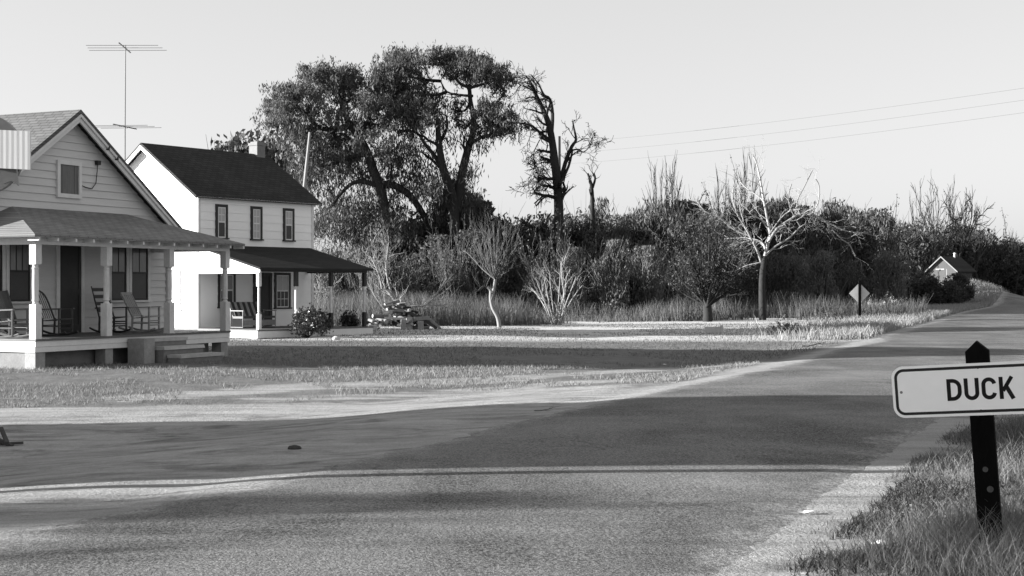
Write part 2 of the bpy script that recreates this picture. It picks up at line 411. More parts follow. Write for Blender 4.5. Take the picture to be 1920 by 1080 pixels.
edge = np.maximum(1 - (RXX - L_) / 1.0, 1 - (R_ - RXX) / 1.1).clip(0, 1)
RZ = RZ - 0.020 * (1 - ss(0, 0.10, TT) * ss(0, 0.10, 1 - TT))
idx = np.arange(RXX.size).reshape(RXX.shape)
rf = np.stack([idx[:-1, :-1], idx[:-1, 1:], idx[1:, 1:], idx[1:, :-1]], -1).reshape(-1, 4)
road = np_obj('road', np.stack([RXX, RYY, RZ], -1).reshape(-1, 3), rf, M['road'], None, {'edge': edge.ravel()}, True)
tag(road, kind='structure')

# ------------------------------------------------------------------ houses
def lapped(mb, fn, rng, z0, z1, pitch, lap, cuts=()):
    # courses of boards; rng(z) -> (a0, a1); fn(a, out, z) -> xyz with out > 0 proud of the wall
    zs = [z0]
    while zs[-1] < z1 - 1e-6: zs.append(min(zs[-1] + pitch, z1))
    zs = sorted(set(zs) | set(c for c in cuts if z0 < c < z1))
    for zb, zt in zip(zs[:-1], zs[1:]):
        a0, a1 = rng(zb); b0, b1 = rng(zt)
        mb.add([fn(a0, lap, zb), fn(a1, lap, zb), fn(b1, 0.002, zt), fn(b0, 0.002, zt), fn(a0, 0, zb), fn(a1, 0, zb)],
               [(0, 1, 2, 3), (4, 5, 1, 0)])

def porch_post(parent, mat, x, y, z0, z1, w, wt, zb, zt):
    # square foot and head, slimmer turned shaft between
    b = MB(); h = w / 2; r = wt / 2
    b.box(x - h, x + h, y - h, y + h, z0, zb); b.box(x - h, x + h, y - h, y + h, zt, z1)
    b.lathe([(zb - .01, h * .9), (zb + .05, r * .8), (zb + .08, r * 1.15), (zb + .12, r), ((zb + zt) / 2, r * 1.08), (zt - .12, r), (zt - .08, r * 1.15), (zt - .05, r * .8), (zt + .01, h * .9)], 10, (x, y))
    return b.build('porch_post', mat, parent)

def window_unit(parent, x0, x1, z0, z1, y, frame_m, sash_m, top_m, low_m, fw=0.09, grid=(2, 1), low_grid=None, proud=0.05, name='window'):
    # y: wall face; outside is -y.  frame > sash, upper pane, lower pane, sill
    f = MB()
    f.box(x0 - fw, x0, y - proud, y, z0 - fw * .4, z1 + fw); f.box(x1, x1 + fw, y - proud, y, z0 - fw * .4, z1 + fw)
    f.box(x0, x1, y - proud, y, z1, z1 + fw)
    fo = f.build(name, frame_m, parent)
    s = MB(); s.box(x0 - fw - .03, x1 + fw + .03, y - proud - .05, y, z0 - fw * .4 - .05, z0 - fw * .4 - .002); s.build('sill', frame_m, fo)
    zm = (z0 + z1) / 2
    sa = MB(); t = 0.045
    zlo = z0 - fw * .4 + .002
    sa.box(x0, x0 + t, y - .034, y - .004, zlo, z1); sa.box(x1 - t, x1, y - .034, y - .004, zlo, z1)
    sa.box(x0 + t, x1 - t, y - .034, y - .004, z1 - t, z1); sa.box(x0 + t, x1 - t, y - .034, y - .004, zlo, zlo + t)
    sa.box(x0 + t, x1 - t, y - .038, y - .004, zm - .025, zm + .025)
    for (za, zb, gr) in ((zm + .025, z1 - t, grid), (zlo + t, zm - .025, low_grid or (1, 1))):
        for i in range(1, gr[0]):
            xx = x0 + t + (x1 - x0 - 2 * t) * i / gr[0]; sa.box(xx - .012, xx + .012, y - .030, y - .006, za, zb)
        for i in range(1, gr[1]):
            zz = za + (zb - za) * i / gr[1]; sa.box(x0 + t, x1 - t, y - .029, y - .007, zz - .012, zz + .012)
    sa.build('sash', sash_m, fo)
    p = MB(); p.box(x0 + t, x1 - t, y - .022, y - .010, zm + .025, z1 - t); p.build('pane', top_m, fo)
    p = MB(); p.box(x0 + t, x1 - t, y - .022, y - .010, zlo + t, zm - .025); p.build('pane', low_m, fo)
    return fo

# ---- the near house: grey bungalow, gable to the road
TH1 = R(25.2)
h1 = empty('house', (-10.45, 31.58, 0.0), R(90) - TH1, 'grey clapboard bungalow with a gable front and a deep porch of rocking chairs', 'house')
D1, W0, W1, ZF = 2.37, -0.05, 7.45, 0.66
UC, APEX, SL = 3.70, 6.02, 0.70
EV = APEX - SL * (W1 - UC)
b = MB()
lapped(b, lambda a, o, z: (a, D1 - o, z), lambda z: ((W0, W1) if z <= EV else (UC - (APEX - z) / SL, UC + (APEX - z) / SL)), ZF, APEX - .02, 0.19, 0.032, (EV,))
lapped(b, lambda a, o, z: (W0 - o, D1 + a, z), lambda z: (9.0, 0), 0.66, EV, 0.19, 0.022)
b.add([(W1, D1, 0), (W1, D1 + 9, 0), (W1, D1 + 9, EV), (W1, D1, EV)], [(0, 1, 2, 3)])
b.add([(W0, D1 + 9, 0), (W1, D1 + 9, 0), (W1, D1 + 9, EV), (UC, D1 + 9, APEX), (W0, D1 + 9, EV)], [(4, 3, 2, 1, 0)])
b.build('wall', M['clapboard'], h1)
for xa in (W0 - .04, W1 - .08):
    b = MB(); b.box(xa, xa + .12, D1 - .05, D1 + .05, ZF, EV - .03); b.build('corner_board', M['clapboard'], h1)
b = MB(); b.box(W0 + .03, W1 - .03, D1 + .03, D1 + .23, 0, ZF - .02).box(W0 + .03, W0 + .2, D1 + .23, D1 + 9, 0, ZF - .02)
b.build('foundation', M['brick_dark'], h1)
# main roof: two slabs, with rake boards under their front edges
yF, yB, TH = D1 - .34, D1 + 9.3, 0.10
ov = 0.40
rf_ = MB()
for sg in (-1, 1):
    xe = UC + sg * (W1 - UC + ov); ze = APEX + .19 - SL * (W1 - UC + ov)
    poly = [(UC, APEX + .20), (xe, ze), (xe, ze - TH), (UC, APEX + .20 - TH)]
    rf_.prism(poly if sg > 0 else poly[::-1], lambda a, c, t: (a, t, c), yF, yB)
roof1 = rf_.build('roof', M['roof_light'], h1)
for sg in (-1, 1):
    b = MB()
    xe = UC + sg * (W1 - UC + ov - .02); z0 = APEX + .19 - TH - .004
    poly = [(UC, z0), (xe, z0 - SL * (W1 - UC + ov)), (xe, z0 - .20 - SL * (W1 - UC + ov)), (UC, z0 - .20)]
    b.prism(poly if sg > 0 else poly[::-1], lambda a, c, t: (a, t, c), yF + .03, yF + .075)
    poly = [(UC, z0), (xe, z0 - SL * (W1 - UC + ov)), (xe, z0 - .075 - SL * (W1 - UC + ov)), (UC, z0 - .075)]
    b.prism(poly if sg > 0 else poly[::-1], lambda a, c, t: (a, t, c), yF - .012, yF + .028)
    b.build('rake_board', M['white_trim'], h1)
for (u_, dz) in ((4.62, 0), (4.95, 0)):
    zz = APEX + .03 - SL * (u_ - UC)
    b = MB(); b.tube([(u_, yF - .01, zz - .1), (u_, yF - .09, zz - .1), (u_, yF - .10, zz - .03)], [.022, .03, .02], 6); b.build('insulator', M['dark_trim'], h1)
# attic window, boarded
f = MB(); x0, x1, z0, z1, fw = 3.27, 3.93, 4.12, 4.84, .10
y = D1 - .03
f.box(x0 - fw, x0, y - .05, y + .03, z0 - fw, z1 + fw).box(x1, x1 + fw, y - .05, y + .03, z0 - fw, z1 + fw).box(x0, x1, y - .05, y + .03, z1, z1 + fw).box(x0, x1, y - .05, y + .03, z0 - fw, z0)
fo = f.build('attic_window', M['white_trim'], h1)
b = MB(); b.box(x0, x1, y - .015, y + .01, z0, z1); b.box(x0 + .08, x0 + .12, y - .025, y - .015, z0, z1); b.box(x1 - .14, x1 - .10, y - .025, y - .015, z0, z1); b.build('board', M['board_pane'], fo)
b = MB(); pts = [(4.62, D1 - .06, 4.95), (4.58, D1 - .08, 4.75), (4.56, D1 - .06, 4.45), (4.42, D1 - .05, 4.30), (4.2, D1 - .05, 4.32), (4.05, D1 - .05, 4.36)]
b.tube(pts, .012, 5).box(4.56, 4.68, D1 - .12, D1 - .02, 4.92, 5.03); b.build('service_wire', M['dark_trim'], h1)
# porch front: windows and door in the wall
for (x0, x1) in ((0.62, 1.36), (1.58, 2.26), (5.14, 5.72), (5.93, 6.58)):
    window_unit(h1, x0, x1, 1.50, 2.86, D1 - .022, M['white_trim'], M['dark_trim'], M['pane'], M['pane_dark'], .10, (3 if x0 < 3 else 2, 1))
f = MB(); f.box(3.15, 3.26, D1 - .075, D1 - .022, ZF + .006, 2.95).box(4.02, 4.13, D1 - .075, D1 - .022, ZF + .006, 2.95).box(3.26, 4.02, D1 - .075, D1 - .022, 2.83, 2.95)
do = f.build('door', M['white_trim'], h1)
b = MB(); b.box(3.26, 4.02, D1 - .05, D1 - .026, ZF + .01, 2.83)
b.build('screen', M['screen_door'], do)
b = MB(); b.box(3.27, 3.35, D1 - .06, D1 - .051, ZF + .02, 2.82).box(3.93, 4.01, D1 - .06, D1 - .051, ZF + .02, 2.82).box(3.35, 3.93, D1 - .06, D1 - .051, 1.62, 1.76).box(3.35, 3.93, D1 - .06, D1 - .051, ZF + .02, ZF + .2); b.build('screen_frame', M['dark_trim'], do)
# porch floor, fascia, piers
b = MB()
for i in range(58):
    b.box(-.14 + i * .122, -.14 + i * .122 + .117, -.14, D1 - .03, ZF - .045, ZF)
b.build('porch_floor', M['floor_paint'], h1)
b = MB()
for (za, zb, o) in ((ZF - .17, ZF - .047, .0), (ZF - .29, ZF - .173, .012)):
    b.box(-.12, 6.93, -.11 + o, -.07 + o, za, zb); b.box(-.12 + o, -.08 + o, -.07 + o, D1 - .02, za, zb); b.box(6.89 - o, 6.93 - o, -.07 + o, D1 - .02, za, zb)
b.build('porch_fascia', M['white_trim'], h1)
for (px_, w) in ((0.08, .30), (2.31, .26), (4.62, .26), (6.75, .28)):
    b = MB(); b.box(px_ - w / 2, px_ + w / 2, -.06, .24, -.1, ZF - .295); b.build('pier', M['concrete'], h1)
b = MB(); b.box(.23, 6.6, .34, .46, -.05, ZF - .30); b.box(-.04, .10, .245, D1 - .1, -.05, ZF - .30); b.build('skirt_wall', M['brick_dark'], h1)
# posts, beam, rafters, porch roof
for i in range(4): porch_post(h1, M['post_paint'], 2.285 * i + (0.0 if i == 0 else 0.0), 0.0, ZF, 2.74, .185, .135, 1.42, 2.30)
ZB = 2.74
b = MB(); b.box(-.09, 6.95, -.08, .08, ZB, ZB + .20); b.box(-.09, .06, .08, D1 - .02, ZB, ZB + .20); b.box(6.79, 6.95, .08, D1 - .02, ZB, ZB + .20)
b.build('porch_beam', M['white_trim'], h1)
b = MB(); b.box(.062, 6.788, .082, D1 - .03, ZB + .15, ZB + .18); b.build('porch_ceiling', M['clapboard'], h1)
for i in range(14):
    x = -.30 + i * .572; b = MB(); b.box(x - .025, x + .025, -.40, -.082, ZB + .07, ZB + .17); b.build('rafter_tail', M['white_trim'], h1)
ex0, ex1, ey = -.46, 7.16, -.42; ze, zt = ZB + .20, ZB + .98
tx0, tx1 = 1.72, 5.75
top = [(ex0, D1 - .005, ze), (ex0, ey, ze), (ex1, ey, ze), (ex1, D1 - .005, ze), (tx1, D1 - .005, zt), (tx0, D1 - .005, zt)]
low = [(x, y, z - .055) for x, y, z in top]
b = MB(); n = 6
b.add(top + low, [(1, 2, 4, 5), (0, 1, 5), (2, 3, 4), (7, 11, 10, 8), (6, 11, 7), (8, 10, 9), (0, 6, 7, 1), (1, 7, 8, 2), (2, 8, 9, 3)])
b.build('porch_roof', M['roof_porch'], h1)
# concrete steps: lit treads paler, risers darker, put into their colours
st = empty('front_steps', h1.location, h1.rotation_euler[2], 'rough concrete steps of three treads up to the bungalow porch', 'steps')
for (xa, xb, ya, yb, zz) in ((3.27, 4.72, -.46, -.125, .57), (3.36, 4.92, -.82, -.462, .38), (3.46, 5.16, -1.24, -.822, .19)):
    rs_st = np.random.RandomState(int(zz * 100)); b = MB(); b.box(xa + .02, xb - .02, ya + .035, yb, -.1, zz - .082); b.build('riser', M['brick_dark'], st)
    b = MB(); b.box(xa, xb, ya, yb, zz - .08, zz)
    b.v = [(x + rs_st.normal(0, .008), y + (rs_st.normal(0, .008) if y < yb - .01 else 0), z + rs_st.normal(0, .004)) for x, y, z in b.v]
    b.build('tread', M['step_lit'], st)
b = MB(); b.box(2.88, 3.26, -.62, -.13, -.05, .58)
o = b.build('step_block', M['concrete'], None, loc=h1.location); o.rotation_euler = h1.rotation_euler
tag(o, 'square concrete block standing left of the bungalow steps', 'concrete block')

# ---- rocking chairs on the porch
def rocking_chair(name, u, v, yaw, kind, mat, mat2, label, w=0.54, hgt=1.06):
    r = empty(name, Matrix.Translation(h1.location) @ Matrix.Rotation(h1.rotation_euler[2], 4, 'Z') @ Vector((u, v, ZF)), h1.rotation_euler[2] + yaw, label, 'chair', 'rocking chairs on the bungalow porch')
    hw = w / 2                                      # chair faces -y
    seat = MB()
    for i in range(6):
        y0 = -.26 + i * .085; seat.bar((-hw + .02, y0, .40 - i * .008), (hw - .02, y0, .40 - i * .008), .075, .02)
    seat.build('seat', mat2, r)
    bk = MB(); 
    def bp(s, t): return (s, .22 + t * .30, .40 + t * (hgt - .40))
    if kind == 'slat':
        for s in (-1, 1): bk.bar(bp(s * (hw - .03), -.05), bp(s * (hw - .03), 1), .035, .035, (0, 1, 0))
        for i in range(5): x = -hw + .10 + i * (w - .20) / 4; bk.bar(bp(x, .06), bp(x, .93), .075, .014, (0, 1, 0))
        bk.bar(bp(-hw, .97), bp(hw, .97), .02, .10); bk.bar(bp(-hw + .03, .05), bp(hw - .03, .05), .02, .06)
    elif kind == 'panel':
        for s in (-1, 1): bk.bar(bp(s * (hw - .03), -.05), bp(s * (hw - .03), 1.0), .05, .04, (0, 1, 0))
        for i in range(7): x = -hw + .075 + i * (w - .15) / 6; bk.bar(bp(x, .05), bp(x, .99), .064, .014, (0, 1, 0))
    elif kind == 'ladder':
        for s in (-1, 1): bk.tube([bp(s * (hw - .03), -.05), bp(s * (hw - .03), .6), bp(s * (hw - .03), 1.06)], [.022, .02, .014], 6)
        for i in range(4): t = .22 + i * .24; bk.bar(bp(-hw + .03, t), bp(hw - .03, t), .014, .085)
    else:
        arc = [bp(-hw + .03, -.05), bp(-hw + .02, .55)] + [bp(-(hw - .03) * math.cos(a), .70 + .30 * math.sin(a)) for a in np.linspace(0.1, math.pi - .1, 9)] + [bp(hw - .02, .55), bp(hw - .03, -.05)]
        bk.tube(arc, .024, 6)
        for i in range(5): x = -hw + .12 + i * (w - .24) / 4; bk.tube([bp(x, .02), bp(x, .93 - abs(x) * .25)], .009, 5)
    bk.build('backrest', mat, r)
    for s in (-1, 1):
        a = MB(); a.bar((s * hw, -.30, .64), (s * hw, .30, .62), .085, .03); a.build('armrest', mat, r)
        l = MB(); l.tube([(s * (hw - .01), -.25, .045), (s * (hw - .01), -.25, .635)], .028, 6); l.build('leg', mat, r)
        l = MB(); l.tube([(s * (hw - .03), .22, .045), (s * (hw - .03), .205, .42)], .028, 6); l.build('leg', mat, r)
        k = MB(); k.tube([(s * (hw - .02), -.42 + i * .1, .012 + .012 + .35 * ((i - 4.6) * .1) ** 2) for i in range(11)], .026, 5); k.build('rocker', mat, r)
    stt = MB()
    for zz in (.18, .29): stt.tube([(-hw + .01, -.25, zz), (hw - .01, -.25, zz)], .018, 5)
    for s in (-1, 1): stt.tube([(s * (hw - .01), -.25, .23), (s * (hw - .02), .21, .23)], .013, 5)
    stt.tube([(-hw + .03, .21, .25), (hw - .03, .21, .25)], .013, 5)
    stt.build('stretcher', mat, r)
    return r
rocking_chair('rocking_chair', -0.02 + .25, .95, R(6), 'panel', M['chair_shaded'], M['chair_shaded'], 'grey plank-backed rocking chair at the left end of the bungalow porch')
rocking_chair('rocking_chair', 1.05, 1.65, R(-4), 'panel', M['chair_shaded'], M['chair_shaded'], 'grey plank-backed rocking chair half hidden by the sunlit corner post')
rocking_chair('rocking_chair', 1.72, 1.0, R(8), 'arch', M['chair_dark'], M['chair_dark'], 'dark rocking chair with an arched bow back beside the screen door')
rocking_chair('rocking_chair', 4.05, 1.35, R(-12), 'ladder', M['chair_dark'], M['chair_dark'], 'dark ladder-back rocking chair right behind the second porch post', .5, 1.12)
rocking_chair('rocking_chair', 5.05, 1.15, R(14), 'slat', M['chair_grey'], M['chair_grey'], 'weathered slat-back rocking chair under the right porch window', .60, .98)

# ---- the far house: white two-storey with a dark shed-roofed porch
TH2 = R(37.3)
h2 = empty('house', (-11.45, 52.53, 0.0), R(90) - TH2, 'white two-storey house with a dark roof and three tall upper windows', 'house')
V, ZE, ZR, Z0, DP = 5.85, 5.15, 7.10, 0.31, 3.11
b = MB()
lapped(b, lambda a, o, z: (a, -o, z), lambda z: (0, V), Z0, ZE, 0.305, .020)
gab = lambda z: (V, 0) if z <= ZE else (V / 2 + (ZR - z) / (ZR - ZE) * V / 2, V / 2 - (ZR - z) / (ZR - ZE) * V / 2)
lapped(b, lambda a, o, z: (-o, a, z), gab, Z0, ZR - .02, 0.305, .018, (ZE,))
b.add([(V, 0, Z0), (V, V, Z0), (V, V, ZE), (V, V / 2, ZR), (V, 0, ZE)], [(0, 1, 2, 3, 4)])
b.add([(0, V, Z0), (V, V, Z0), (V, V, ZE), (0, V, ZE)], [(3, 2, 1, 0)])
b.build('wall', M['white_siding'], h2)
b = MB(); b.box(.02, V - .02, .02, V - .02, -.1, Z0 - .005); b.build('foundation', M['brick_dark'], h2)
b = MB(); b.box(-.03, .09, -.03, -.010, Z0, ZE).box(-.03, -.010, -.010, .09, Z0, ZE); b.build('corner_board', M['white_trim'], h2)
b = MB(); b.box(V - .09, V + .02, -.03, -.010, Z0, ZE); b.build('corner_board', M['white_trim'], h2)
SL2 = (ZR - ZE) / (V / 2); o2 = .22
b = MB()
for sg in (-1, 1):
    ye = V / 2 + sg * (V / 2 + o2); z1 = ZR + .14; z2 = z1 - SL2 * (V / 2 + o2)
    poly = [(V / 2, z1), (ye, z2), (ye, z2 - .09), (V / 2, z1 - .09)]
    b.prism(poly if sg < 0 else poly[::-1], lambda a, c, t: (t, a, c), -.28, V + .30)
b.build('roof', M['roof_dark'], h2)
for sg in (-1, 1):
    b = MB(); z1 = ZR + .046; ye = V / 2 + sg * (V / 2 + o2 - .01); z2 = z1 - SL2 * (V / 2 + o2 - .01)
    poly = [(V / 2, z1), (ye, z2), (ye, z2 - .15), (V / 2, z1 - .15)]
    b.prism(poly if sg < 0 else poly[::-1], lambda a, c, t: (t, a, c), -.30, -.25)
    b.build('rake_board', M['white_trim'], h2)
b = MB(); b.box(-.24, V + .24, -.22, -.012, ZE - .06, ZE - .03); b.build('eave_soffit', M['white_trim'], h2)
b = MB(); cx, cy = 5.62, 2.95
b.box(cx - .24, cx + .20, cy - .24, cy + .24, ZE, 7.58).box(cx - .27, cx + .23, cy - .27, cy + .27, 7.58, 7.68).box(cx - .2, cx + .16, cy - .2, cy + .2, 7.68, 7.74)
b.build('chimney', M['brick_dark'], h2)
for k, x in enumerate((1.09, 2.82, 4.50)):
    window_unit(h2, x - .19, x + .19, 3.68, 4.78, -.010, M['dark_trim'], M['white_trim'], M['curtain'], (M['curtain'] if k == 1 else M['pane_dark']), .10, (2, 2), (2, 2) if k == 1 else None, .05)
window_unit(h2, 1.02, 1.66, 1.12, 2.28, -.010, M['dark_trim'], M['white_trim'], M['pane'], M['pane_dark'], .10, (1, 1), None, .05)
window_unit(h2, 3.84, 4.50, 1.06, 2.28, -.010, M['dark_trim'], M['white_trim'], M['curtain'], M['pane_dark'], .09, (2, 1), (3, 2), .05)
f = MB(); f.box(2.66, 2.80, -.07, -.011, Z0 + .02, 2.36).box(3.46, 3.60, -.07, -.011, Z0 + .02, 2.36).box(2.80, 3.46, -.07, -.011, 2.24, 2.36)
do = f.build('door', M['dark_trim'], h2); b = MB(); b.box(2.80, 3.46, -.05, -.012, Z0 + .02, 2.24); b.build('screen', M['screen_door'], do)
# a window on the sunlit left side
f = MB(); f.box(-.05, -.011, .95, 1.05, 1.0, 2.45).box(-.05, -.011, 1.65, 1.75, 1.0, 2.45).box(-.05, -.011, 1.05, 1.65, 2.35, 2.45).box(-.07, -.011, .92, 1.78, .93, 1.0)
fo = f.build('window', M['white_trim'], h2); b = MB(); b.box(-.03, -.012, 1.05, 1.65, 1.0, 2.35); b.build('pane', M['curtain'], fo)
b = MB(); b.box(-.042, -.031, 1.05, 1.65, 1.30, 1.35).box(-.042, -.031, 1.05, 1.65, 1.63, 1.69).box(-.042, -.031, 1.33, 1.37, 1.0, 1.63); b.build('sash', M['white_trim'], fo)
# porch
b = MB(); b.box(-.06, V + .06, -DP - .1, -.03, Z0 - .05, Z0); b.build('porch_floor', M['floor_paint'], h2)
b = MB(); b.box(-.04, V + .04, -DP - .08, -DP - .03, Z0 - .30, Z0 - .052); b.box(-.04, .01, -DP - .03, -.03, Z0 - .30, Z0 - .052); b.box(V - .01, V + .04, -DP - .03, -.03, Z0 - .30, Z0 - .052); b.build('porch_fascia', M['white_trim'], h2)
for x in (.12, 1.9, 3.7, 4.7, 5.6):
    b = MB(); b.box(x - .15, x + .15, -DP - .02, -DP + .24, -.2, Z0 - .305); b.build('pier', M['pier'], h2)
for i in range(4):
    x = .10 + 1.80 * i
    if i == 0: porch_post(h2, M['post_paint'], x, -DP, Z0, 2.36, .13, .085, .86, 1.84)
    else:
        b = MB(); b.lathe([(.861, .05), (.93, .036), (1.0, .045), (1.35, .048), (1.7, .045), (1.78, .036), (1.839, .05)], 10, (x, -DP)); po = b.build('porch_post', M['post_paint'], h2)
        for za, zb in ((Z0, .86), (1.84, 2.36)):
            b = MB(); b.box(x - .065, x + .065, -DP - .065, -DP + .065, za, zb); b.build('post_block', M['dark_trim'], po)
b = MB(); b.box(.02, V - .24, -DP - .06, -DP + .06, 2.36, 2.46); b.box(.03, .13, -DP + .06, -.03, 2.36, 2.46); b.box(V - .36, V - .26, -DP + .06, -.03, 2.36, 2.46); b.build('porch_beam', M['dark_trim'], h2)
b = MB(); zt, zlow = 3.36, 2.50
poly = [(-.005, zt), (-DP - .32, zlow), (-DP - .32, zlow - .07), (-.005, zt - .07)]
b.prism(poly[::-1], lambda a, c, t: (t, a, c), -.14, V - .16); b.build('porch_roof', M['roof_dark_porch'], h2)
b = MB(); b.prism([(-.03, 2.30), (-.03, zt - .09), (-DP - .12, 2.475), (-DP - .12, 2.30)][::-1], lambda a, c, t: (t, a, c), -.01, .022); b.build('porch_gable', M['white_siding'], h2)
b = MB(); b.prism([(-.03, zt - .075), (-.03, zt - .17), (-DP - .30, zlow - .17), (-DP - .30, zlow - .075)], lambda a, c, t: (t, a, c), -.13, -.085); b.build('porch_rake', M['white_trim'], h2)
# glider bench on its porch
gl = empty('porch_glider', h2.matrix_basis @ Vector((1.45, -1.15, Z0)), h2.rotation_euler[2] + R(4), 'dark porch glider bench with pale stripes on the white house porch', 'bench')
gl.location = Matrix.Translation(h2.location) @ Matrix.Rotation(h2.rotation_euler[2], 4, 'Z') @ Vector((1.55, -1.2, Z0))
b = MB(); c_ = MB()
for i in range(12):
    x = -.78 + i * .142; (b if i % 2 else c_).bar((x, .18, .42), (x, .42, .95), .12, .03, (0, 1, 0))
b.build('backrest', M['chair_dark'], gl); c_.build('back_stripe', M['chair_grey'], gl)
b = MB(); b.box(-.85, .85, -.34, .18, .36, .44); b.build('seat', M['chair_dark'], gl)
for s in (-1, 1):
    b = MB(); b.bar((s * .86, -.38, .64), (s * .86, .28, .64), .06, .03); b.tube([(s * .86, -.34, .63), (s * .86, -.34, .04), (s * .86, .26, .04), (s * .86, .26, .63)], .022, 6); b.build('armrest', M['chair_grey'], gl)
b = MB(); b.box(-.84, .84, -.36, -.33, .10, .30); b.build('apron', M['wood_old'], gl)

# ---- television aerial between the houses
ab = at(234, 560, 46.0); ab.z = 0
an = empty('tv_antenna', ab, 0, 'tall thin television aerial mast with two sets of rods between the houses', 'antenna')
zt_ = at(234, 90, 46.0).z; zl_ = at(234, 238, 46.0).z
b = MB(); b.tube([(0, 0, 0), (.0, 0, zl_), (.02, 0, zt_ + .1)], [.032, .028, .02], 6); b.build('mast', M['metal'], an)
for z, L, yaw, name in ((zt_, 1.28, R(-3), 'upper_rods'), (zl_, 1.05, R(-10), 'lower_rods')):
    b = MB(); ca, sa_ = math.cos(yaw), math.sin(yaw)
    P = lambda x, y, zz: (x * ca - y * sa_, x * sa_ + y * ca, zz)
    b.tube([P(-.30, 1.5, z + .1), P(.28, -1.4, z - .08)], .024, 5)
    for i in range(3):
        y = .8 - i * .75; l = L * (1 - .05 * i); zz = z + y * .062 + .02; xo = -.2 * y
        b.tube([P(xo - l, y, zz), P(xo + l, y, zz - .02)], .009, 4)
    b.build(name, M['metal'], an)

# ------------------------------------------------------------------ growing things
def unit(v):
    v = np.asarray(v, float); return v / (np.linalg.norm(v) + 1e-9)
def grow(rng, p, d, L, r, depth, out, nseg=5, wig=0.16, up=0.06, nch=4, ang=0.7, lr=0.62, rr=0.6, t0=0.3, tips=None):
    p = np.asarray(p, float); d = unit(d); pts = [p]; rad = [r]
    for i in range(nseg):
        d = unit(d + rng.normal(0, wig, 3) + np.array([0, 0, up])); p = p + d * (L / nseg); pts.append(p)
        rad.append(r * (1 - 0.75 * (i + 1) / nseg) if depth == 0 else r * (1 - 0.5 * (i + 1) / nseg))
    out.append((pts, rad))
    if tips is not None and depth <= 1: tips += pts[2:]
    if depth > 0:
        for c in range(nch):
            t = t0 + (1 - t0) * (c + rng.uniform(0.2, 1.0)) / nch; k = min(int(t * nseg), nseg - 1); q = pts[k] + (pts[k + 1] - pts[k]) * (t * nseg - k)
            dd = unit(pts[k + 1] - pts[k]); s = unit(np.cross(dd, rng.normal(0, 1, 3)))
            a = ang * rng.uniform(0.6, 1.3)
            grow(rng, q, dd * math.cos(a) + s * math.sin(a), L * lr * rng.uniform(0.7, 1.2) * (1.15 - 0.4 * t), max(rad[k] * rr, 0.004), depth - 1, out, max(3, nseg - 1), wig * 1.15, up, nch, ang, lr, rr, 0.2, tips)
def limb(rng, pts, r0, r1, kids, spec, out, tips=None, bias=(0, 0, 0.5), sub=3):
    # smooth a hand-drawn limb and let branches sprout from it
    P = [np.array(p, float) for p in pts]; fine = []
    for i in range(len(P) - 1):
        a, b, c, d = P[max(i - 1, 0)], P[i], P[i + 1], P[min(i + 2, len(P) - 1)]
        for k in range(sub):
            t = k / sub; fine.append(0.5 * ((2 * b) + (c - a) * t + (2 * a - 5 * b + 4 * c - d) * t * t + (3 * b - a - 3 * c + d) * t ** 3))
    fine.append(P[-1]); n = len(fine)
    rad = [r0 + (r1 - r0) * i / (n - 1) for i in range(n)]
    out.append((fine, rad))
    depth, L = spec.get('depth', 1), spec.get('L', 1.5)
    kw = {k: v for k, v in spec.items() if k not in ('depth', 'L')}
    for c in range(kids):
        t = 0.18 + 0.82 * (c + rng.uniform(0.1, 0.9)) / kids; i = min(int(t * (n - 1)), n - 2)
        dd = unit(fine[i + 1] - fine[i]); s = unit(np.cross(dd, rng.normal(0, 1, 3)))
        grow(rng, fine[i], dd * 0.55 + s * 0.8 + np.array(bias), L * rng.uniform(0.6, 1.25), max(rad[i] * 0.45, 0.006), depth, out, tips=tips, **kw)
def wood(name, out, mat, parent, origin, n_big=7, n_small=3, big=0.06):
    b = MB(); o = np.asarray(origin, float)
    for pts, rad in out:
        b.tube([Vector(p - o) for p in pts], rad, n_big if max(rad) > big else n_small, cap=False)
    return b.build(name, mat, parent, smooth=True)
def leaf_quads(rng, C, L, W, mode='any', up=0.0):
    n = len(C)
    d = rng.normal(0, 1, (n, 3))
    if mode == 'up': d = d * 0.55 + np.array([0, 0, 1.0])
    if mode == 'down': d = d * 0.45 + np.array([0, 0, -1.0])
    d /= np.linalg.norm(d, axis=1)[:, None]
    s = np.cross(d, rng.normal(0, 1, (n, 3))); s /= np.linalg.norm(s, axis=1)[:, None] + 1e-9
    l = (L * rng.uniform(0.6, 1.3, n))[:, None] / 2; w = (W * rng.uniform(0.6, 1.3, n))[:, None] / 2
    v = np.stack([C - d * l, C + s * w + d * l * .1, C + d * l, C - s * w + d * l * .1], 1).reshape(-1, 3)
    return v, np.arange(4 * n).reshape(n, 4)
def clumps(rng, n_sub, per, ell, spread, shell=0.55, rag=0.0):
    # sub-clump centres biased to an ellipsoid's shell, points scattered round each
    c, r = np.array(ell[0], float), np.array(ell[1], float)
    u = rng.normal(0, 1, (n_sub, 3)); u /= np.linalg.norm(u, axis=1)[:, None]
    u *= (shell + (1 - shell) * rng.uniform(0, 1, n_sub)[:, None] ** 0.5) * (1 + rag * rng.exponential(.35, n_sub)[:, None].clip(0, 1.2))
    cc = c + u * r
    k = rng.randint(max(2, int(per * 0.4)), int(per * 1.6) + 1, n_sub)
    pts = np.repeat(cc, k, 0) + rng.normal(0, 1, (k.sum(), 3)) * spread * np.repeat(rng.uniform(0.6, 1.3, n_sub), k)[:, None]
    return pts

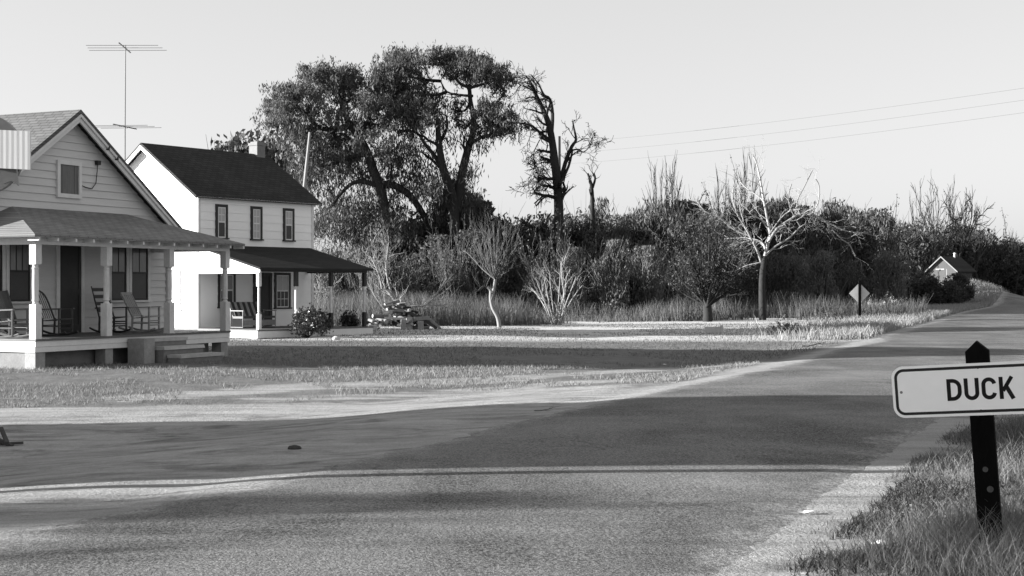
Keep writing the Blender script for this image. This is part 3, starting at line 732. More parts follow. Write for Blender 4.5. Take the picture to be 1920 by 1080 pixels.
# ---- the two big oaks
def hand_tree(seed, name, Y, base, label, cat='tree', group=None):
    rng = np.random.RandomState(seed)
    b0 = at(base[0], base[1], Y); b0.z = float(height(b0.x, b0.y)) - .05
    t = empty(name, b0, 0, label, cat, group)
    def P(px, py, dy=0.0): return np.array(at(px, py, Y + dy))
    return rng, t, b0, P
OAKY = 93.0
def oak(seed, base, limbs, blobs, label, drape):
    rng, t, b0, P = hand_tree(seed, 'oak_tree', OAKY, base, label, 'tree', 'big oaks above the thicket')
    out = []; px2m = OAKY / F; ends = []
    for pts, r0, r1, dy in limbs:
        pp = [P(x, y, dy * i / (len(pts) - 1)) for i, (x, y) in enumerate(pts)]
        if pts[0] == base: pp[0] = np.array(b0)
        limb(rng, pp, r0, r1, 3, dict(depth=1, L=1.6, nch=3, wig=.22, up=.05), out)
        ends += pp[1:]
    L = []
    for (x, y, rx, rz, dens) in blobs:
        dy = rng.uniform(-2.6, 2.6); c = P(x, y, dy); ry = max(rx, rz) * px2m * 0.95
        # carry the clump on a branch from the nearest limb
        e = min(ends, key=lambda q: np.linalg.norm((q - c) * np.array([1, .6, 1.3])) + (2.0 if q[2] > c[2] + 0.5 else 0))
        mid = (e + c) / 2 + np.array([rng.uniform(-.4, .4), rng.uniform(-.3, .3), -0.35])
        limb(rng, [e, mid, c], .11, .03, 6, dict(depth=1, L=rx * px2m * 0.8, nch=4, wig=.2, up=.12), out)
        n_sub = int(rx * rz * 0.056 * dens) + 5
        L.append(clumps(rng, n_sub, 36, (c, (rx * px2m * 1.12, ry, rz * px2m * 1.12)), .17, .25, .55))
    v, f = leaf_quads(rng, np.concatenate(L) - np.array(b0), .27, .075, 'up')
    np_obj('crown', v, f, M['leaf_oak'], t)
    # thin hanging shoots and moss-like drapery under the crown
    D = []
    for (x, y, rx, rz, dens) in drape:
        c = P(x, y, rng.uniform(-2, 2)); D.append(clumps(rng, int(rx * rz * .024 * dens) + 3, 34, (c, (rx * px2m, rx * px2m * .8, rz * px2m)), .34, .1, .4))
    if D:
        v, f = leaf_quads(rng, np.concatenate(D) - np.array(b0), .42, .07, 'down'); np_obj('drapery', v, f, M['leaf_drape'], t)
    wood('trunk', out, M['bark'], t, b0, 8, 3, .07)
    return t
oak(11, (735, 585), [
    ([(735, 585), (730, 470), (722, 400), (712, 350), (700, 320), (690, 290), (672, 255), (655, 232)], .42, .26, 0),
    ([(655, 232), (643, 205), (638, 180), (640, 150)], .22, .08, 1.5),
    ([(655, 236), (625, 243), (597, 238), (572, 212), (545, 190)], .22, .08, -1.5),
    ([(690, 290), (665, 292), (640, 300), (612, 312)], .16, .07, -1.2),
    ([(715, 352), (690, 342), (664, 342), (640, 362), (618, 392)], .20, .08, -1.0),
    ([(712, 345), (740, 348), (770, 368), (795, 405), (820, 450)], .24, .2, 1.0),
    ([(672, 255), (690, 225), (705, 200)], .15, .06, 1.5),
    ], [
    (512, 208, 24, 20, 1), (532, 180, 28, 20, 1.2), (562, 172, 26, 18, 1), (582, 140, 24, 16, 1.2), (618, 134, 30, 15, 1.4), (640, 150, 34, 22, 1.4), (655, 142, 18, 12, 1.2),
    (615, 168, 34, 22, 1.1), (572, 196, 34, 20, .8), (525, 228, 22, 24, .8), (600, 210, 34, 18, .7), (655, 185, 26, 26, .9), (640, 215, 24, 18, .7), (548, 222, 26, 22, .6), (690, 235, 28, 24, .9), (670, 262, 26, 20, .7), (590, 245, 34, 18, .5), (635, 255, 30, 18, .5), (700, 275, 30, 22, .6), (600, 285, 36, 20, .4), (652, 300, 34, 22, .4), (560, 250, 26, 16, .5), (725, 225, 24, 20, .8)],
    'broad dark oak leaning left behind the white house, nearest its roof',
    [(560, 262, 45, 34, 1.0), (620, 280, 48, 36, 1.1), (590, 330, 46, 42, 1.0), (655, 318, 42, 36, .9), (640, 380, 60, 40, .55), (700, 400, 40, 46, .6), (610, 420, 40, 46, .8), (670, 445, 50, 36, .6), (725, 300, 26, 32, .8), (722, 385, 30, 34, 1.1), (742, 430, 40, 34, 1.2), (690, 350, 30, 26, .8), (650, 425, 44, 34, .9)])
oak(12, (852, 585), [
    ([(852, 585), (852, 450), (849, 380), (843, 350), (832, 318), (825, 285), (822, 255), (820, 228), (812, 195)], .40, .13, -1.0),
    ([(850, 400), (862, 350), (868, 318), (876, 285), (886, 252), (888, 222), (882, 190), (880, 160)], .36, .12, 1.0),
    ([(832, 320), (815, 292), (798, 272), (780, 248), (745, 246)], .17, .06, -1.6),
    ([(836, 325), (810, 300), (790, 285)], .12, .05, 1.4),
    ([(824, 268), (838, 240), (836, 215)], .14, .05, -1.2),
    ([(882, 165), (862, 156), (850, 140), (842, 118)], .12, .05, 1.2),
    ([(880, 165), (905, 158), (925, 150)], .11, .05, -1.2),
    ([(880, 272), (905, 256), (932, 250), (958, 236)], .13, .05, 1.4),
    ([(888, 222), (915, 205), (942, 180), (946, 160)], .10, .04, -1.4),
    ([(886, 180), (862, 178), (838, 172), (826, 152)], .10, .04, 1.6),
    ], [
    (822, 104, 26, 12, 1.6), (852, 108, 34, 14, 1.6), (888, 118, 32, 14, 1.6), (918, 132, 28, 17, 1.5), (940, 160, 20, 22, 1.1), (870, 130, 40, 14, 1.2), (902, 150, 28, 14, 1.0),
    (752, 103, 26, 11, 1.6), (738, 120, 28, 15, 1.5), (765, 122, 28, 15, 1.3), (722, 142, 22, 18, 1.4), (750, 150, 36, 20, 1.2), (712, 168, 28, 20, 1.3), (740, 184, 40, 24, 1.2), (702, 196, 26, 18, 1.1),
    (776, 196, 32, 22, 1.1), (760, 224, 40, 20, 1.1), (795, 218, 30, 22, 1.1), (790, 168, 22, 20, .6), (812, 190, 18, 18, .5),
    (906, 206, 24, 16, .8), (934, 220, 30, 18, 1.0), (952, 236, 26, 14, .9), (918, 240, 26, 15, .8), (848, 205, 22, 18, .5), (862, 236, 18, 20, .4)],
    'tallest dark oak with two bare upright stems, beside the open gap of sky',
    [(770, 260, 36, 24, .9), (745, 290, 34, 30, .8), (790, 310, 30, 36, .9), (835, 262, 18, 26, .5), (900, 262, 30, 16, .6), (765, 345, 36, 36, .7), (810, 350, 26, 30, .9), (845, 350, 30, 26, 1.3), (862, 385, 42, 30, 1.5), (835, 405, 44, 30, 1.5), (882, 330, 14, 20, .7)])

# ---- the half-dead leaning tree right of the gap
rng, t, b0, P = hand_tree(21, 'bare_tree', 97.0, (1051, 585), 'half-dead leaning tree with a tangle of hanging twigs on the skyline', 'tree')
out = []; sp = dict(depth=2, L=1.5, nch=4, wig=.24, up=-.02, lr=.6)
for pts, r0, r1, k, bias in [
    ([(1051, 585), (1048, 440), (1047, 372), (1042, 320), (1036, 270), (1030, 236), (1018, 205), (1006, 180), (998, 160), (986, 142)], .40, .05, 22, (-.7, 0, .1)),
    ([(1034, 250), (1036, 215), (1031, 186), (1020, 178), (1010, 158), (996, 140)], .15, .03, 12, (-.6, 0, .3)),
    ([(1048, 352), (1060, 305), (1072, 275), (1080, 262), (1076, 240), (1074, 228)], .17, .04, 4, (.2, 0, .5)),
    ([(1050, 345), (1066, 312), (1074, 280)], .12, .06, 3, (.2, 0, .4)),
    ([(1072, 282), (1084, 280), (1094, 285), (1106, 274), (1110, 258)], .06, .02, 6, (.2, 0, .5)),
    ([(1036, 266), (1016, 252), (1000, 238), (980, 231), (950, 231)], .13, .03, 12, (-.3, 0, -.5)),
    ([(1040, 306), (1020, 304), (1010, 308)], .06, .03, 5, (-.2, 0, -.4)),
    ([(1012, 262), (1000, 290), (1006, 320), (1012, 350)], .04, .02, 16, (-.3, 0, -.6)),
    ([(1048, 350), (1030, 330), (1018, 312), (1012, 296)], .05, .02, 6, (-.1, 0, .1)),
    ([(1048, 350), (1038, 352), (1030, 352)], .12, .05, 2, (0, 0, .2))]:
    pp = [P(x, y, rng.uniform(-.8, .8)) for x, y in pts]
    if pts[0] == (1051, 585): pp[0] = np.array(b0)
    limb(rng, pp, r0, r1, k, sp, out, bias=bias)
wood('trunk', [o for o in out if max(o[1]) > .055], M['bark'], t, b0, 8, 4)
wood('twigs', [([p for p in o[0]], [max(r, .014) for r in o[1]]) for o in out if max(o[1]) <= .055], M['twig_dark'], t, b0, 3, 3)
# a broken snag beside it
rng, t, b0, P = hand_tree(22, 'dead_snag', 100.0, (1108, 585), 'short broken snag poking above the thicket right of the leaning tree', 'tree')
out = []
for pts, r0, r1 in [([(1112, 585), (1111, 420), (1110, 360), (1107, 340), (1102, 325)], .2, .07), ([(1111, 352), (1116, 335), (1113, 324)], .1, .05)]:
    limb(rng, [P(x, y) for x, y in pts], r0, r1, 5, dict(depth=1, L=.9, nch=3), out)
wood('trunk', out, M['bark'], t, b0)

# ---- foreground bare trees on the lawn edge
def lawn_tree(seed, name, base, limbs, label, mat_trunk, mat_twig, spec, thick=.07):
    b0 = on_ground(*base); Y = b0.y; rng = np.random.RandomState(seed)
    t = empty(name, b0, 0, label, 'tree'); out = []; tips = []
    for pts, r0, r1, k, bias in limbs:
        dy0 = 0 if pts[0] == base else rng.uniform(-.3, .3); dy1 = rng.uniform(-1.3, 1.3)
        pp = [np.array(at(x, y, Y + dy0 + (dy1 - dy0) * i / (len(pts) - 1))) for i, (x, y) in enumerate(pts)]
        if pts[0] == base: pp = [np.array(at(x, y, Y)) for x, y in pts]; pp[0] = np.array(b0) - np.array([0, 0, .08])
        limb(rng, pp, r0, r1, k, spec, out, tips, bias)
    wood('trunk', [o for o in out if max(o[1]) >= thick], mat_trunk, t, b0, 9, 6)
    wood('branches', [o for o in out if max(o[1]) < thick], mat_twig, t, b0, 6, 3, .03)
    return t, tips, b0, rng
sp = dict(depth=2, L=1.25, nch=3, wig=.26, up=.0, lr=.6)
B = (1430, 600)
lawn_tree(31, 'bare_tree', B, [
    ([B, (1429, 560), (1429, 525), (1431, 500), (1434, 480)], .21, .15, 0, (0, 0, 0)),
    ([(1434, 482), (1440, 456), (1444, 440), (1439, 412), (1432, 375), (1426, 340), (1420, 312), (1412, 290)], 0.103, 0.029, 11, (0, 0, .4)),
    ([(1441, 454), (1456, 430), (1476, 415), (1500, 402), (1522, 401), (1558, 420), (1590, 434), (1628, 437)], 0.076, 0.029, 18, (.5, 0, .0)),
    ([(1436, 478), (1454, 462), (1480, 446), (1500, 426), (1512, 420)], 0.058, 0.029, 10, (.5, 0, .3)),
    ([(1430, 500), (1420, 470), (1408, 446), (1394, 420), (1383, 402), (1374, 372), (1376, 350)], 0.076, 0.029, 13, (-.2, 0, .5)),
    ([(1404, 442), (1376, 430), (1346, 406), (1322, 396), (1308, 378)], 0.050, 0.029, 10, (-.5, 0, .3)),
    ([(1428, 492), (1400, 498), (1372, 510), (1352, 508)], 0.038, 0.029, 7, (-.4, 0, -.2)),
    ([(1436, 472), (1430, 456), (1414, 449), (1392, 446), (1358, 448)], 0.065, 0.029, 15, (-.3, 0, -.5)),
    ([(1432, 462), (1420, 452), (1400, 452), (1378, 462)], 0.046, 0.029, 11, (-.3, 0, -.5)),
    ([(1432, 376), (1416, 364), (1396, 350), (1386, 338)], 0.038, 0.029, 6, (-.3, 0, .3)),
    ([(1500, 402), (1494, 380), (1508, 350), (1524, 318)], 0.034, 0.029, 5, (.1, 0, .5)),
    ([(1500, 424), (1484, 395), (1478, 370), (1484, 345)], 0.031, 0.029, 3, (.0, 0, .5)),
    ([(1520, 402), (1534, 380), (1536, 350), (1530, 336)], 0.031, 0.029, 3, (.1, 0, .5)),
    ([(1560, 430), (1580, 450), (1592, 458), (1604, 480)], 0.031, 0.029, 3, (.2, 0, -.5)),
    ([(1438, 418), (1415, 405), (1402, 400)], 0.038, 0.029, 5, (-.2, 0, .2)),
    ([(1442, 440), (1462, 412), (1480, 396), (1500, 392)], 0.038, 0.029, 6, (.2, 0, .3)),
    ], 'large bare pale-branched tree with a thick dark trunk on the lawn edge', M['bark'], M['twig_white'], sp, .15)
B = (1327, 603)
stems = [([B, (1327, 588), (1326, 572)], .26, .22, 0, (0, 0, 0))]
for i, (x, y) in enumerate([(1262, 500), (1278, 470), (1290, 448), (1300, 440), (1316, 445), (1330, 440), (1345, 440), (1358, 455), (1374, 470), (1384, 490), (1270, 540), (1392, 520)]):
    stems.append(([(1326, 575), (1327 + (x - 1327) * .35, 575 - (575 - y) * .3), (1327 + (x - 1327) * .75, 575 - (575 - y) * .65), (x, y)], .075, .02, 11, ((x - 1327) / 300, 0, .7)))
t, tips, b0, rng = lawn_tree(32, 'twiggy_tree', B, stems, 'low dark tree with a dense fan of upright twigs, left of the big bare tree', M['bark'], M['twig_dark'], dict(depth=2, L=1.15, nch=4, wig=.14, up=.12, ang=.5, lr=.6), .2)
tp = np.array(tips); tp = tp[rng.randint(0, len(tp), 3800)] + rng.normal(0, .10, (3800, 3)) - np.array(b0)
v, f = leaf_quads(rng, tp, .15, .06, 'any'); np_obj('leaves', v, f, M['leaf_mid'], t)
B = (937, 614)
lawn_tree(33, 'forked_sapling', B, [
    ([B, (933, 595), (924, 578), (920, 560), (920, 545), (914, 538)], .10, .065, 1, (0, 0, .3)),
    ([(914, 538), (905, 537), (896, 545)], .035, .015, 4, (-.3, 0, .3)),
    ([(923, 555), (927, 535), (929, 522)], .075, .06, 0, (0, 0, 0))] +
    [([(929, 524), (929 + (x - 929) * .4, 505), (929 + (x - 929) * .8, (y + 505) / 2 - 8), (x, y)], .04, .012, 10, ((x - 929) / 150, 0, .8)) for x, y in [(884, 450), (896, 440), (908, 436), (918, 432), (926, 424), (934, 430), (944, 446), (954, 450), (962, 470), (870, 470)]],
    'slim forked pale sapling with a fan of upright twigs left of the white bush', M['bark_pale'], M['twig_mid'], dict(depth=1, L=1.0, nch=4, wig=.14, up=.14, ang=.45), .055)
B = (1042, 609)
lawn_tree(34, 'white_bush', B, 
    [([(1042 + (i - 3) * 2.2, 609), (1042 + (x - 1042) * .45, 575), (1042 + (x - 1042) * .8, (y + 560) / 2), (x, y)], .040, .012, 7, ((x - 1042) / 110, 0, .5)) for i, (x, y) in enumerate([(996, 540), (1004, 520), (1018, 505), (1030, 510), (1052, 490), (1064, 512), (1080, 520), (1092, 535), (1010, 560)])] +
    [([(1050, 604), (1056, 575), (1058, 550), (1055, 530), (1053, 500), (1056, 482)], .07, .02, 10, (0, 0, .5))],
    'white-stemmed leafless bush branching from the ground on the lawn edge', M['bark_pale'], M['twig_white'], dict(depth=1, L=.85, nch=3, wig=.2, up=.04, ang=.75), .05)
# pale bare tree right behind the wood pile
B = (742, 612)
lawn_tree(35, 'pale_brushy_tree', B, [
    ([B, (744, 580), (738, 560), (726, 545), (716, 542)], .10, .05, 5, (-.3, 0, .4)),
    ([(738, 560), (728, 530), (724, 500), (727, 470), (729, 455)], .06, .02, 12, (0, 0, .4)),
    ([(716, 542), (712, 520), (704, 500), (694, 480)], .05, .015, 12, (-.2, 0, .4)),
    ([(744, 590), (770, 575), (800, 571), (826, 540), (838, 520)], .055, .015, 12, (.2, 0, .5)),
    ([(800, 572), (830, 572), (850, 566)], .035, .012, 6, (.2, 0, .2)),
    ([(742, 600), (722, 580), (706, 560), (690, 530)], .045, .014, 12, (-.2, 0, .6))],
    'pale tangled leafless tree growing out behind the wood pile', M['bark_pale'], M['twig_pale'], dict(depth=1, L=1.1, nch=4, wig=.22, up=.06, ang=.6), .05)

# ---- the thicket: shrubs and small trees, each one a thing (unit-size crowns, copied with their stems)
def stems_mesh(rng, n, mat, name, h=0.7, spread=.16, r=.018):
    out = []
    for i in range(n):
        a = rng.uniform(0, 6.28); d = np.array([math.cos(a) * spread, math.sin(a) * spread, .5])
        grow(rng, np.array([math.cos(a) * .03, math.sin(a) * .03, -.02]), d, h, r, 1, out, nch=4, wig=.12)
    b = MB()
    for pts, rad in out: b.tube(pts, rad, 4, cap=False)
    me = b.mesh(name); me.materials.append(mat); return me
def crown_obj(rng, ell_list, n_sub, per, spread, l, w, mode, mat, parent):
    L = [clumps(rng, n, per, e, spread, .5) for e, n in zip(ell_list, n_sub)]
    C = np.concatenate(L); C = C[(C[:, 2] > 0.0) & (C[:, 2] < 0.93)]
    v, f = leaf_quads(rng, C, l, w, mode); return np_obj('crown', v, f, mat, parent)
def proto_evergreen(seed, mat):
    rng = np.random.RandomState(seed); r = empty('evergreen_shrub', (0, 0, -50))
    E_ = [((0, 0, .5), (.36, .36, .44))]; N_ = [46]
    for k in range(5):
        a = rng.uniform(0, 6.28); q = rng.uniform(.12, .34); z = rng.uniform(.35, .85); s = rng.uniform(.12, .2)
        E_.append(((math.cos(a) * q, math.sin(a) * q, z), (s, s, s))); N_.append(13)
    crown_obj(rng, E_, N_, 62, .05, .062, .030, 'any', mat, r)
    me = stems_mesh(rng, 4, M['bark'], 'stems'); o = bpy.data.objects.new('stems', me); COL.objects.link(o); o.parent = r
    return r
def proto_drape(seed, mat):
    rng = np.random.RandomState(seed); r = empty('leafy_shrub', (0, 0, -50))
    E_ = []; N_ = []
    for k in range(9):
        a = rng.uniform(0, 6.28); q = rng.uniform(.0, .36); z = rng.uniform(.18, .86); s = rng.uniform(.12, .22)
        E_.append(((math.cos(a) * q, math.sin(a) * q, z), (s, s, s * 1.3))); N_.append(15)
    crown_obj(rng, E_, N_, 40, .05, .062, .018, 'up', mat, r)
    me = stems_mesh(rng, 8, M['twig_mid'], 'stems', .8, .2, .014); o = bpy.data.objects.new('stems', me); COL.objects.link(o); o.parent = r
    return r
def proto_brush(seed, mat, leafy):
    rng = np.random.RandomState(seed); r = empty('bare_brush', (0, 0, -50)); out = []; tips = []
    for i in range(15):
        a = rng.uniform(0, 6.28); s = rng.uniform(.05, .40)
        grow(rng, np.array([math.cos(a) * .08, math.sin(a) * .08, -.02]), (math.cos(a) * s, math.sin(a) * s, .62), rng.uniform(.55, .95), .0105, 2, out, nseg=5, wig=.10, up=.07, nch=4, ang=.5, lr=.5, rr=.55, tips=tips)
    b = MB()
    for pts, rad in out: b.tube(pts, [max(q, .0024) for q in rad], 3, cap=False)
    b.build('stems', mat, r)
    tp = np.array(tips); n = leafy; C = tp[rng.randint(0, len(tp), n)] + rng.normal(0, .018, (n, 3))
    v, f = leaf_quads(rng, C, .036, .014, 'any'); np_obj('leaves', v, f, M['leaf_dry'] if mat is not M['twig_dark'] else M['leaf_mid'], r)
    return r
def proto_bare(seed, mat):
    rng = np.random.RandomState(seed); r = empty('bare_tree', (0, 0, -50)); out = []
    grow(rng, (0, 0, -.02), (rng.uniform(-.1, .1), 0, 1), .40, .016, 0, out, wig=.06)
    for i in range(7):
        a = i * 2.4 + rng.uniform(-.4, .4); s = rng.uniform(.22, .60)
        grow(rng, out[0][0][-1 - (i % 3)], (math.cos(a) * s, math.sin(a) * s, .6), rng.uniform(.40, .58), .0085, 2, out, nseg=5, wig=.12, up=.05, nch=5, ang=.55, lr=.55, rr=.55)
    b = MB()
    for pts, rad in out: b.tube(pts, [max(q, .0017) for q in rad], 4, cap=False)
    b.build('trunk', mat, r); return r
PROTO = {
    'ever': [proto_evergreen(s, M['leaf_dark']) for s in (41, 42, 43)],
    'mid': [proto_drape(s, M['leaf_mid']) for s in (51, 52, 53)],
    'dry': [proto_drape(s, M['leaf_dry']) for s in (56, 57)],
    'brush': [proto_brush(61, M['twig_mid'], 700), proto_brush(62, M['twig_mid'], 1100), proto_brush(63, M['twig_pale'], 300)],
    'darkbrush': [proto_brush(66, M['twig_dark'], 900), proto_brush(67, M['twig_dark'], 1500)],
    'bare': [proto_bare(71, M['twig_dark']), proto_bare(72, M['twig_dark']), proto_bare(73, M['twig_dark'])]}
KINDW = {'ever': 'dark evergreen shrub', 'mid': 'mid-grey leafy shrub', 'dry': 'pale dry-leaved shrub', 'brush': 'grey leafless brush clump', 'darkbrush': 'dark twiggy brush clump', 'bare': 'bare-twigged tree'}
CATW = {'ever': 'shrub', 'mid': 'shrub', 'dry': 'shrub', 'brush': 'brush', 'darkbrush': 'brush', 'bare': 'tree'}
OUTL = [(560, 470), (600, 455), (640, 450), (700, 440), (760, 420), (800, 392), (830, 355), (862, 338), (888, 346), (915, 382), (950, 398), (985, 396), (1010, 380), (1040, 372), (1080, 366), (1110, 358), (1150, 368), (1180, 372), (1215, 352), (1290, 352), (1350, 352), (1400, 350), (1470, 345), (1510, 358), (1560, 352), (1600, 362), (1650, 380), (1700, 400), (1760, 410), (1820, 412), (1880, 425), (1960, 440)]
def outline(px): return float(np.interp(px, [a for a, b in OUTL], [b for a, b in OUTL]))
def depth_at(px): return 93.0 + max(0, px - 1150) * 0.075 + 55.0 * float(ss(1570, 1700, px))
MARKS = [(650, 'behind the white house porch'), (790, 'behind the wood pile'), (890, 'below the tallest oak'), (985, 'behind the forked sapling'), (1095, 'behind the white bush'), (1240, 'right of the leaning tree'), (1365, 'behind the low twiggy tree'), (1500, 'behind the big bare tree'), (1660, 'behind the diamond sign'), (1760, 'left of the hillside shed'), (3000, 'beyond the hillside shed')]
PLANTS = []
rp = np.random.RandomState(77)
def plant(kind, px, Y, top, w, row):
    lst = PROTO[kind]; p0 = lst[rp.randint(len(lst))]
    X = (px - 960) / F * Y; z = float(height(X, Y)) - .05
    h = EYE + (540 - top) / F * Y - z
    c = copy_tree(p0); c.location = (X, Y, z); c.rotation_euler = (0, 0, rp.uniform(0, 6.28)); c.scale = (w, w, h)
    PLANTS.append((px, row, kind, c)); return c
def pick(ws):
    ks = list(ws); q = np.array([ws[k] for k in ks], float); return ks[rp.choice(len(ks), p=q / q.sum())]
px = 575.0
while px < 1975:                                 # back row: reaches the skyline
    D = depth_at(px)
    if px < 780: k = pick({'mid': 3, 'ever': 1, 'brush': 1})
    elif px < 1180: k = pick({'ever': 5, 'mid': .6})
    elif px < 1650: k = pick({'ever': 2.6, 'mid': 2.0, 'darkbrush': .3})
    else: k = pick({'darkbrush': 2.5, 'ever': 1.2, 'mid': 1})
    plant(k, px + rp.uniform(-8, 8), D + rp.uniform(7, 12), outline(px) + rp.uniform(-4, 22), rp.uniform(4.2, 6.0) * D / 100, 'back row')
    px += 44
px = 585.0
while px < 1975:                                 # middle row
    D = depth_at(px); o = outline(px); k = pick({'ever': 3, 'mid': 2.2, 'dry': .5, 'brush': .6} if px < 1250 else {'ever': 1.6, 'mid': 2.4, 'dry': .6, 'darkbrush': 1})
    plant(k, px + rp.uniform(-10, 10), D + rp.uniform(1, 5), o + (575 - o) * rp.uniform(.18, .42), rp.uniform(3.6, 5.2) * D / 100, 'middle row')
    px += 48
for px in np.arange(1150, 1970, 40):            # fill the gaps below the skyline
    k = pick({'mid': 2, 'ever': 1.4}); plant(k, px + rp.uniform(-10, 10), depth_at(px) + rp.uniform(3, 8), outline(px) + rp.uniform(8, 34), rp.uniform(4.8, 6.2) * depth_at(px) / 100, 'middle row')
px = 600.0
while px < 1700:                                 # front row: low brush and leafy shrubs
    D = depth_at(px); k = pick({'brush': 3, 'mid': 1.6, 'dry': .8, 'ever': .8} if px < 900 else {'brush': 1.3, 'mid': 2, 'dry': .9, 'ever': 2} if px < 1280 else {'mid': 2.2, 'dry': 1.0, 'darkbrush': 1, 'brush': .8})
    plant(k, px + rp.uniform(-10, 10), D - rp.uniform(3, 8), rp.uniform(455, 520), rp.uniform(2.8, 4.2) * D / 100, 'front row')
    px += 42
for px, Y, top, w in [(472, 112, 214, 8.5), (508, 108, 236, 7.0), (438, 112, 236, 6.0)]:
    c = plant('ever', px, Y, top, w, None)
    tag(c, {472: 'dark evergreen tree whose top shows over the white house roof by the chimney', 508: 'dark evergreen just right of the white house chimney', 438: 'small dark treetop over the white house ridge, leftmost of three'}[px], 'tree', 'evergreens behind the white house')
for px, Y, top, w, k in [(1270, 112, 292, 4.6, 'bare'), (1235, 113, 318, 3.4, 'bare'), (1390, 116, 280, 4.4, 'bare'), (1345, 115, 312, 3.4, 'bare'), (1480, 118, 340, 3.2, 'bare'), (1725, 185, 372, 5.0, 'bare'), (1755, 188, 345, 7.5, 'bare'), (1790, 186, 342, 9.5, 'bare'), (1830, 192, 392, 5.5, 'bare'), (1905, 195, 422, 5, 'bare')]:
    plant(k, px, Y, top, w, 'skyline')
for px, top, w, Y in [(742, 430, 4.6, 96), (775, 402, 5.0, 97), (805, 384, 5.0, 95), (838, 352, 5.2, 97), (872, 336, 4.6, 98), (905, 362, 4.8, 96), (935, 388, 4.8, 97), (820, 430, 5.0, 89), (880, 420, 5.0, 89.5), (700, 462, 4.2, 95)]:
    plant('ever', px, Y, top, w, 'oak foot')
for px, top, w, k in [(1152, 440, 3.0, 'dry'), (1215, 452, 3.0, 'dry'), (1030, 430, 3.2, 'brush'), (845, 430, 2.8, 'brush'), (1075, 455, 2.6, 'dry'), (690, 470, 3.6, 'brush'), (1300, 470, 3.0, 'dry'), (1480, 465, 4.4, 'mid'), (1540, 462, 4.0, 'dry'), (1590, 480, 3.4, 'mid'), (1670, 462, 3.8, 'dry')]:
    plant(k, px, min(depth_at(px) - 8.5, 122), top, w, 'front edge')
for px, top, w in [(1714, 516, 4.2), (1738, 503, 3.4), (1764, 510, 4.0), (1790, 508, 3.0), (1806, 524, 2.8), (1750, 528, 3.2), (1780, 532, 3.4)]:
    plant('ever', px, 138 + rp.uniform(-4, 4), top, w, 'bank below the shed')
groups = {}
for px, row, kind, c in PLANTS:
    if row is None: continue
    where = next(t for lim, t in MARKS if px < lim)
    if row in ('bank below the shed', 'oak foot'): where = ''
    groups.setdefault((row, kind, where), []).append((px, c))
ORD = ['leftmost', 'second from left', 'third from left', 'fourth from left', 'fifth from left', 'sixth from left', 'seventh from left', 'eighth from left', 'ninth from left', 'tenth from left', 'eleventh from left', 'twelfth from left']
for (row, kind, where), lst in groups.items():
    lst.sort(key=lambda q: q[0])
    for i, (px, c) in enumerate(lst):
        o = '' if len(lst) == 1 else (', left one' if i == 0 else ', right one') if len(lst) == 2 else ', ' + ORD[min(i, 11)]
        ph = {'oak foot': 'in the dark tangle at the foot of the oaks', 'skyline': 'on the skyline ' + where, 'front edge': 'at the thicket front edge ' + where, 'bank below the shed': 'on the bank below the shed'}.get(row, 'in the thicket ' + row + ' ' + where)
        tag(c, KINDW[kind] + ' ' + ph + o, CATW[kind], 'shrubs and small trees of the thicket')
for lst in PROTO.values():
    for p0 in lst:
        for ch in list(p0.children): bpy.data.objects.remove(ch)
        bpy.data.objects.remove(p0)
# the wood that closes the view behind the thicket, one mass
rng = np.random.RandomState(90); C = []
for i in range(150):
    px = rng.uniform(500, 2080); Y = depth_at(px) + rng.uniform(14, 34); X = (px - 960) / F * Y
    top = EYE + (540 - outline(px) - rng.uniform(12, 60)) / F * Y
    if px < 780: top *= .62
    C.append(clumps(rng, 22, 34, ((X, Y, top * .45), (2.6, 2.4, top * .48)), .34, .4))
C = np.concatenate(C); C = C[C[:, 2] > 0]
v, f = leaf_quads(rng, C, .42, .2, 'any')
tag(np_obj('distant_wood', v, f, M['leaf_dark']), 'dark mass of woodland closing the view behind the thicket', 'woodland', kind='stuff')

# ------------------------------------------------------------------ grasses (nobody could count the blades)
def blades(rng, X, Y, H, W, lean, segs=1):
    n = len(X); Z = height(X, Y); a = rng.uniform(0, 2 * np.pi, n); th = rng.uniform(0, 2 * np.pi, n)
    base = np.stack([X, Y, Z - .01], -1); s = np.stack([np.cos(a), np.sin(a), 0 * a], -1) * (W / 2)[:, None]
    dv = np.stack([np.cos(th), np.sin(th), 0 * a], -1) * (lean * H * rng.uniform(.2, 1, n))[:, None]
    V_ = []; F_ = []
    k = segs + 1; ring = []
    for i in range(k):
        t = i / segs; c = base + dv * t ** 1.8 + np.array([0, 0, 1.0]) * (H * (t - .18 * lean * t * t))[:, None]; wv = s * (1 - .85 * t)
        ring += [c - wv, c + wv]
    V_ = np.stack(ring, 1).reshape(-1, 3)
    o = (np.arange(n) * 2 * k)[:, None]
    F_ = np.concatenate([o + np.array([2 * i, 2 * i + 1, 2 * i + 3, 2 * i + 2]) for i in range(segs)], 0)
    return V_, F_
def grass(name, rng, X, Y, H, W, lean, mat, label, segs=1):
    v, f = blades(rng, X, Y, H, W, lean, segs); o = np_obj(name, v, f, mat); return tag(o, label, 'grass', kind='stuff')
rng = np.random.RandomState(101)
n = 70000; Y = rng.uniform(66, 92, n); X = rng.uniform(-16, 27, n); pxx = 960 + X / Y * F
k = (pxx > 560) & (X < xl(Y) - 1.5) & (Y > np.interp(pxx, [560, 937, 1042, 1327, 1440, 1600], [66, 66, 71, 78, 82, 79]) + 1.0 * fbm(X * 2, Y)) & (fbm(X * 1.7, Y * 1.7 + 5) > -.55)
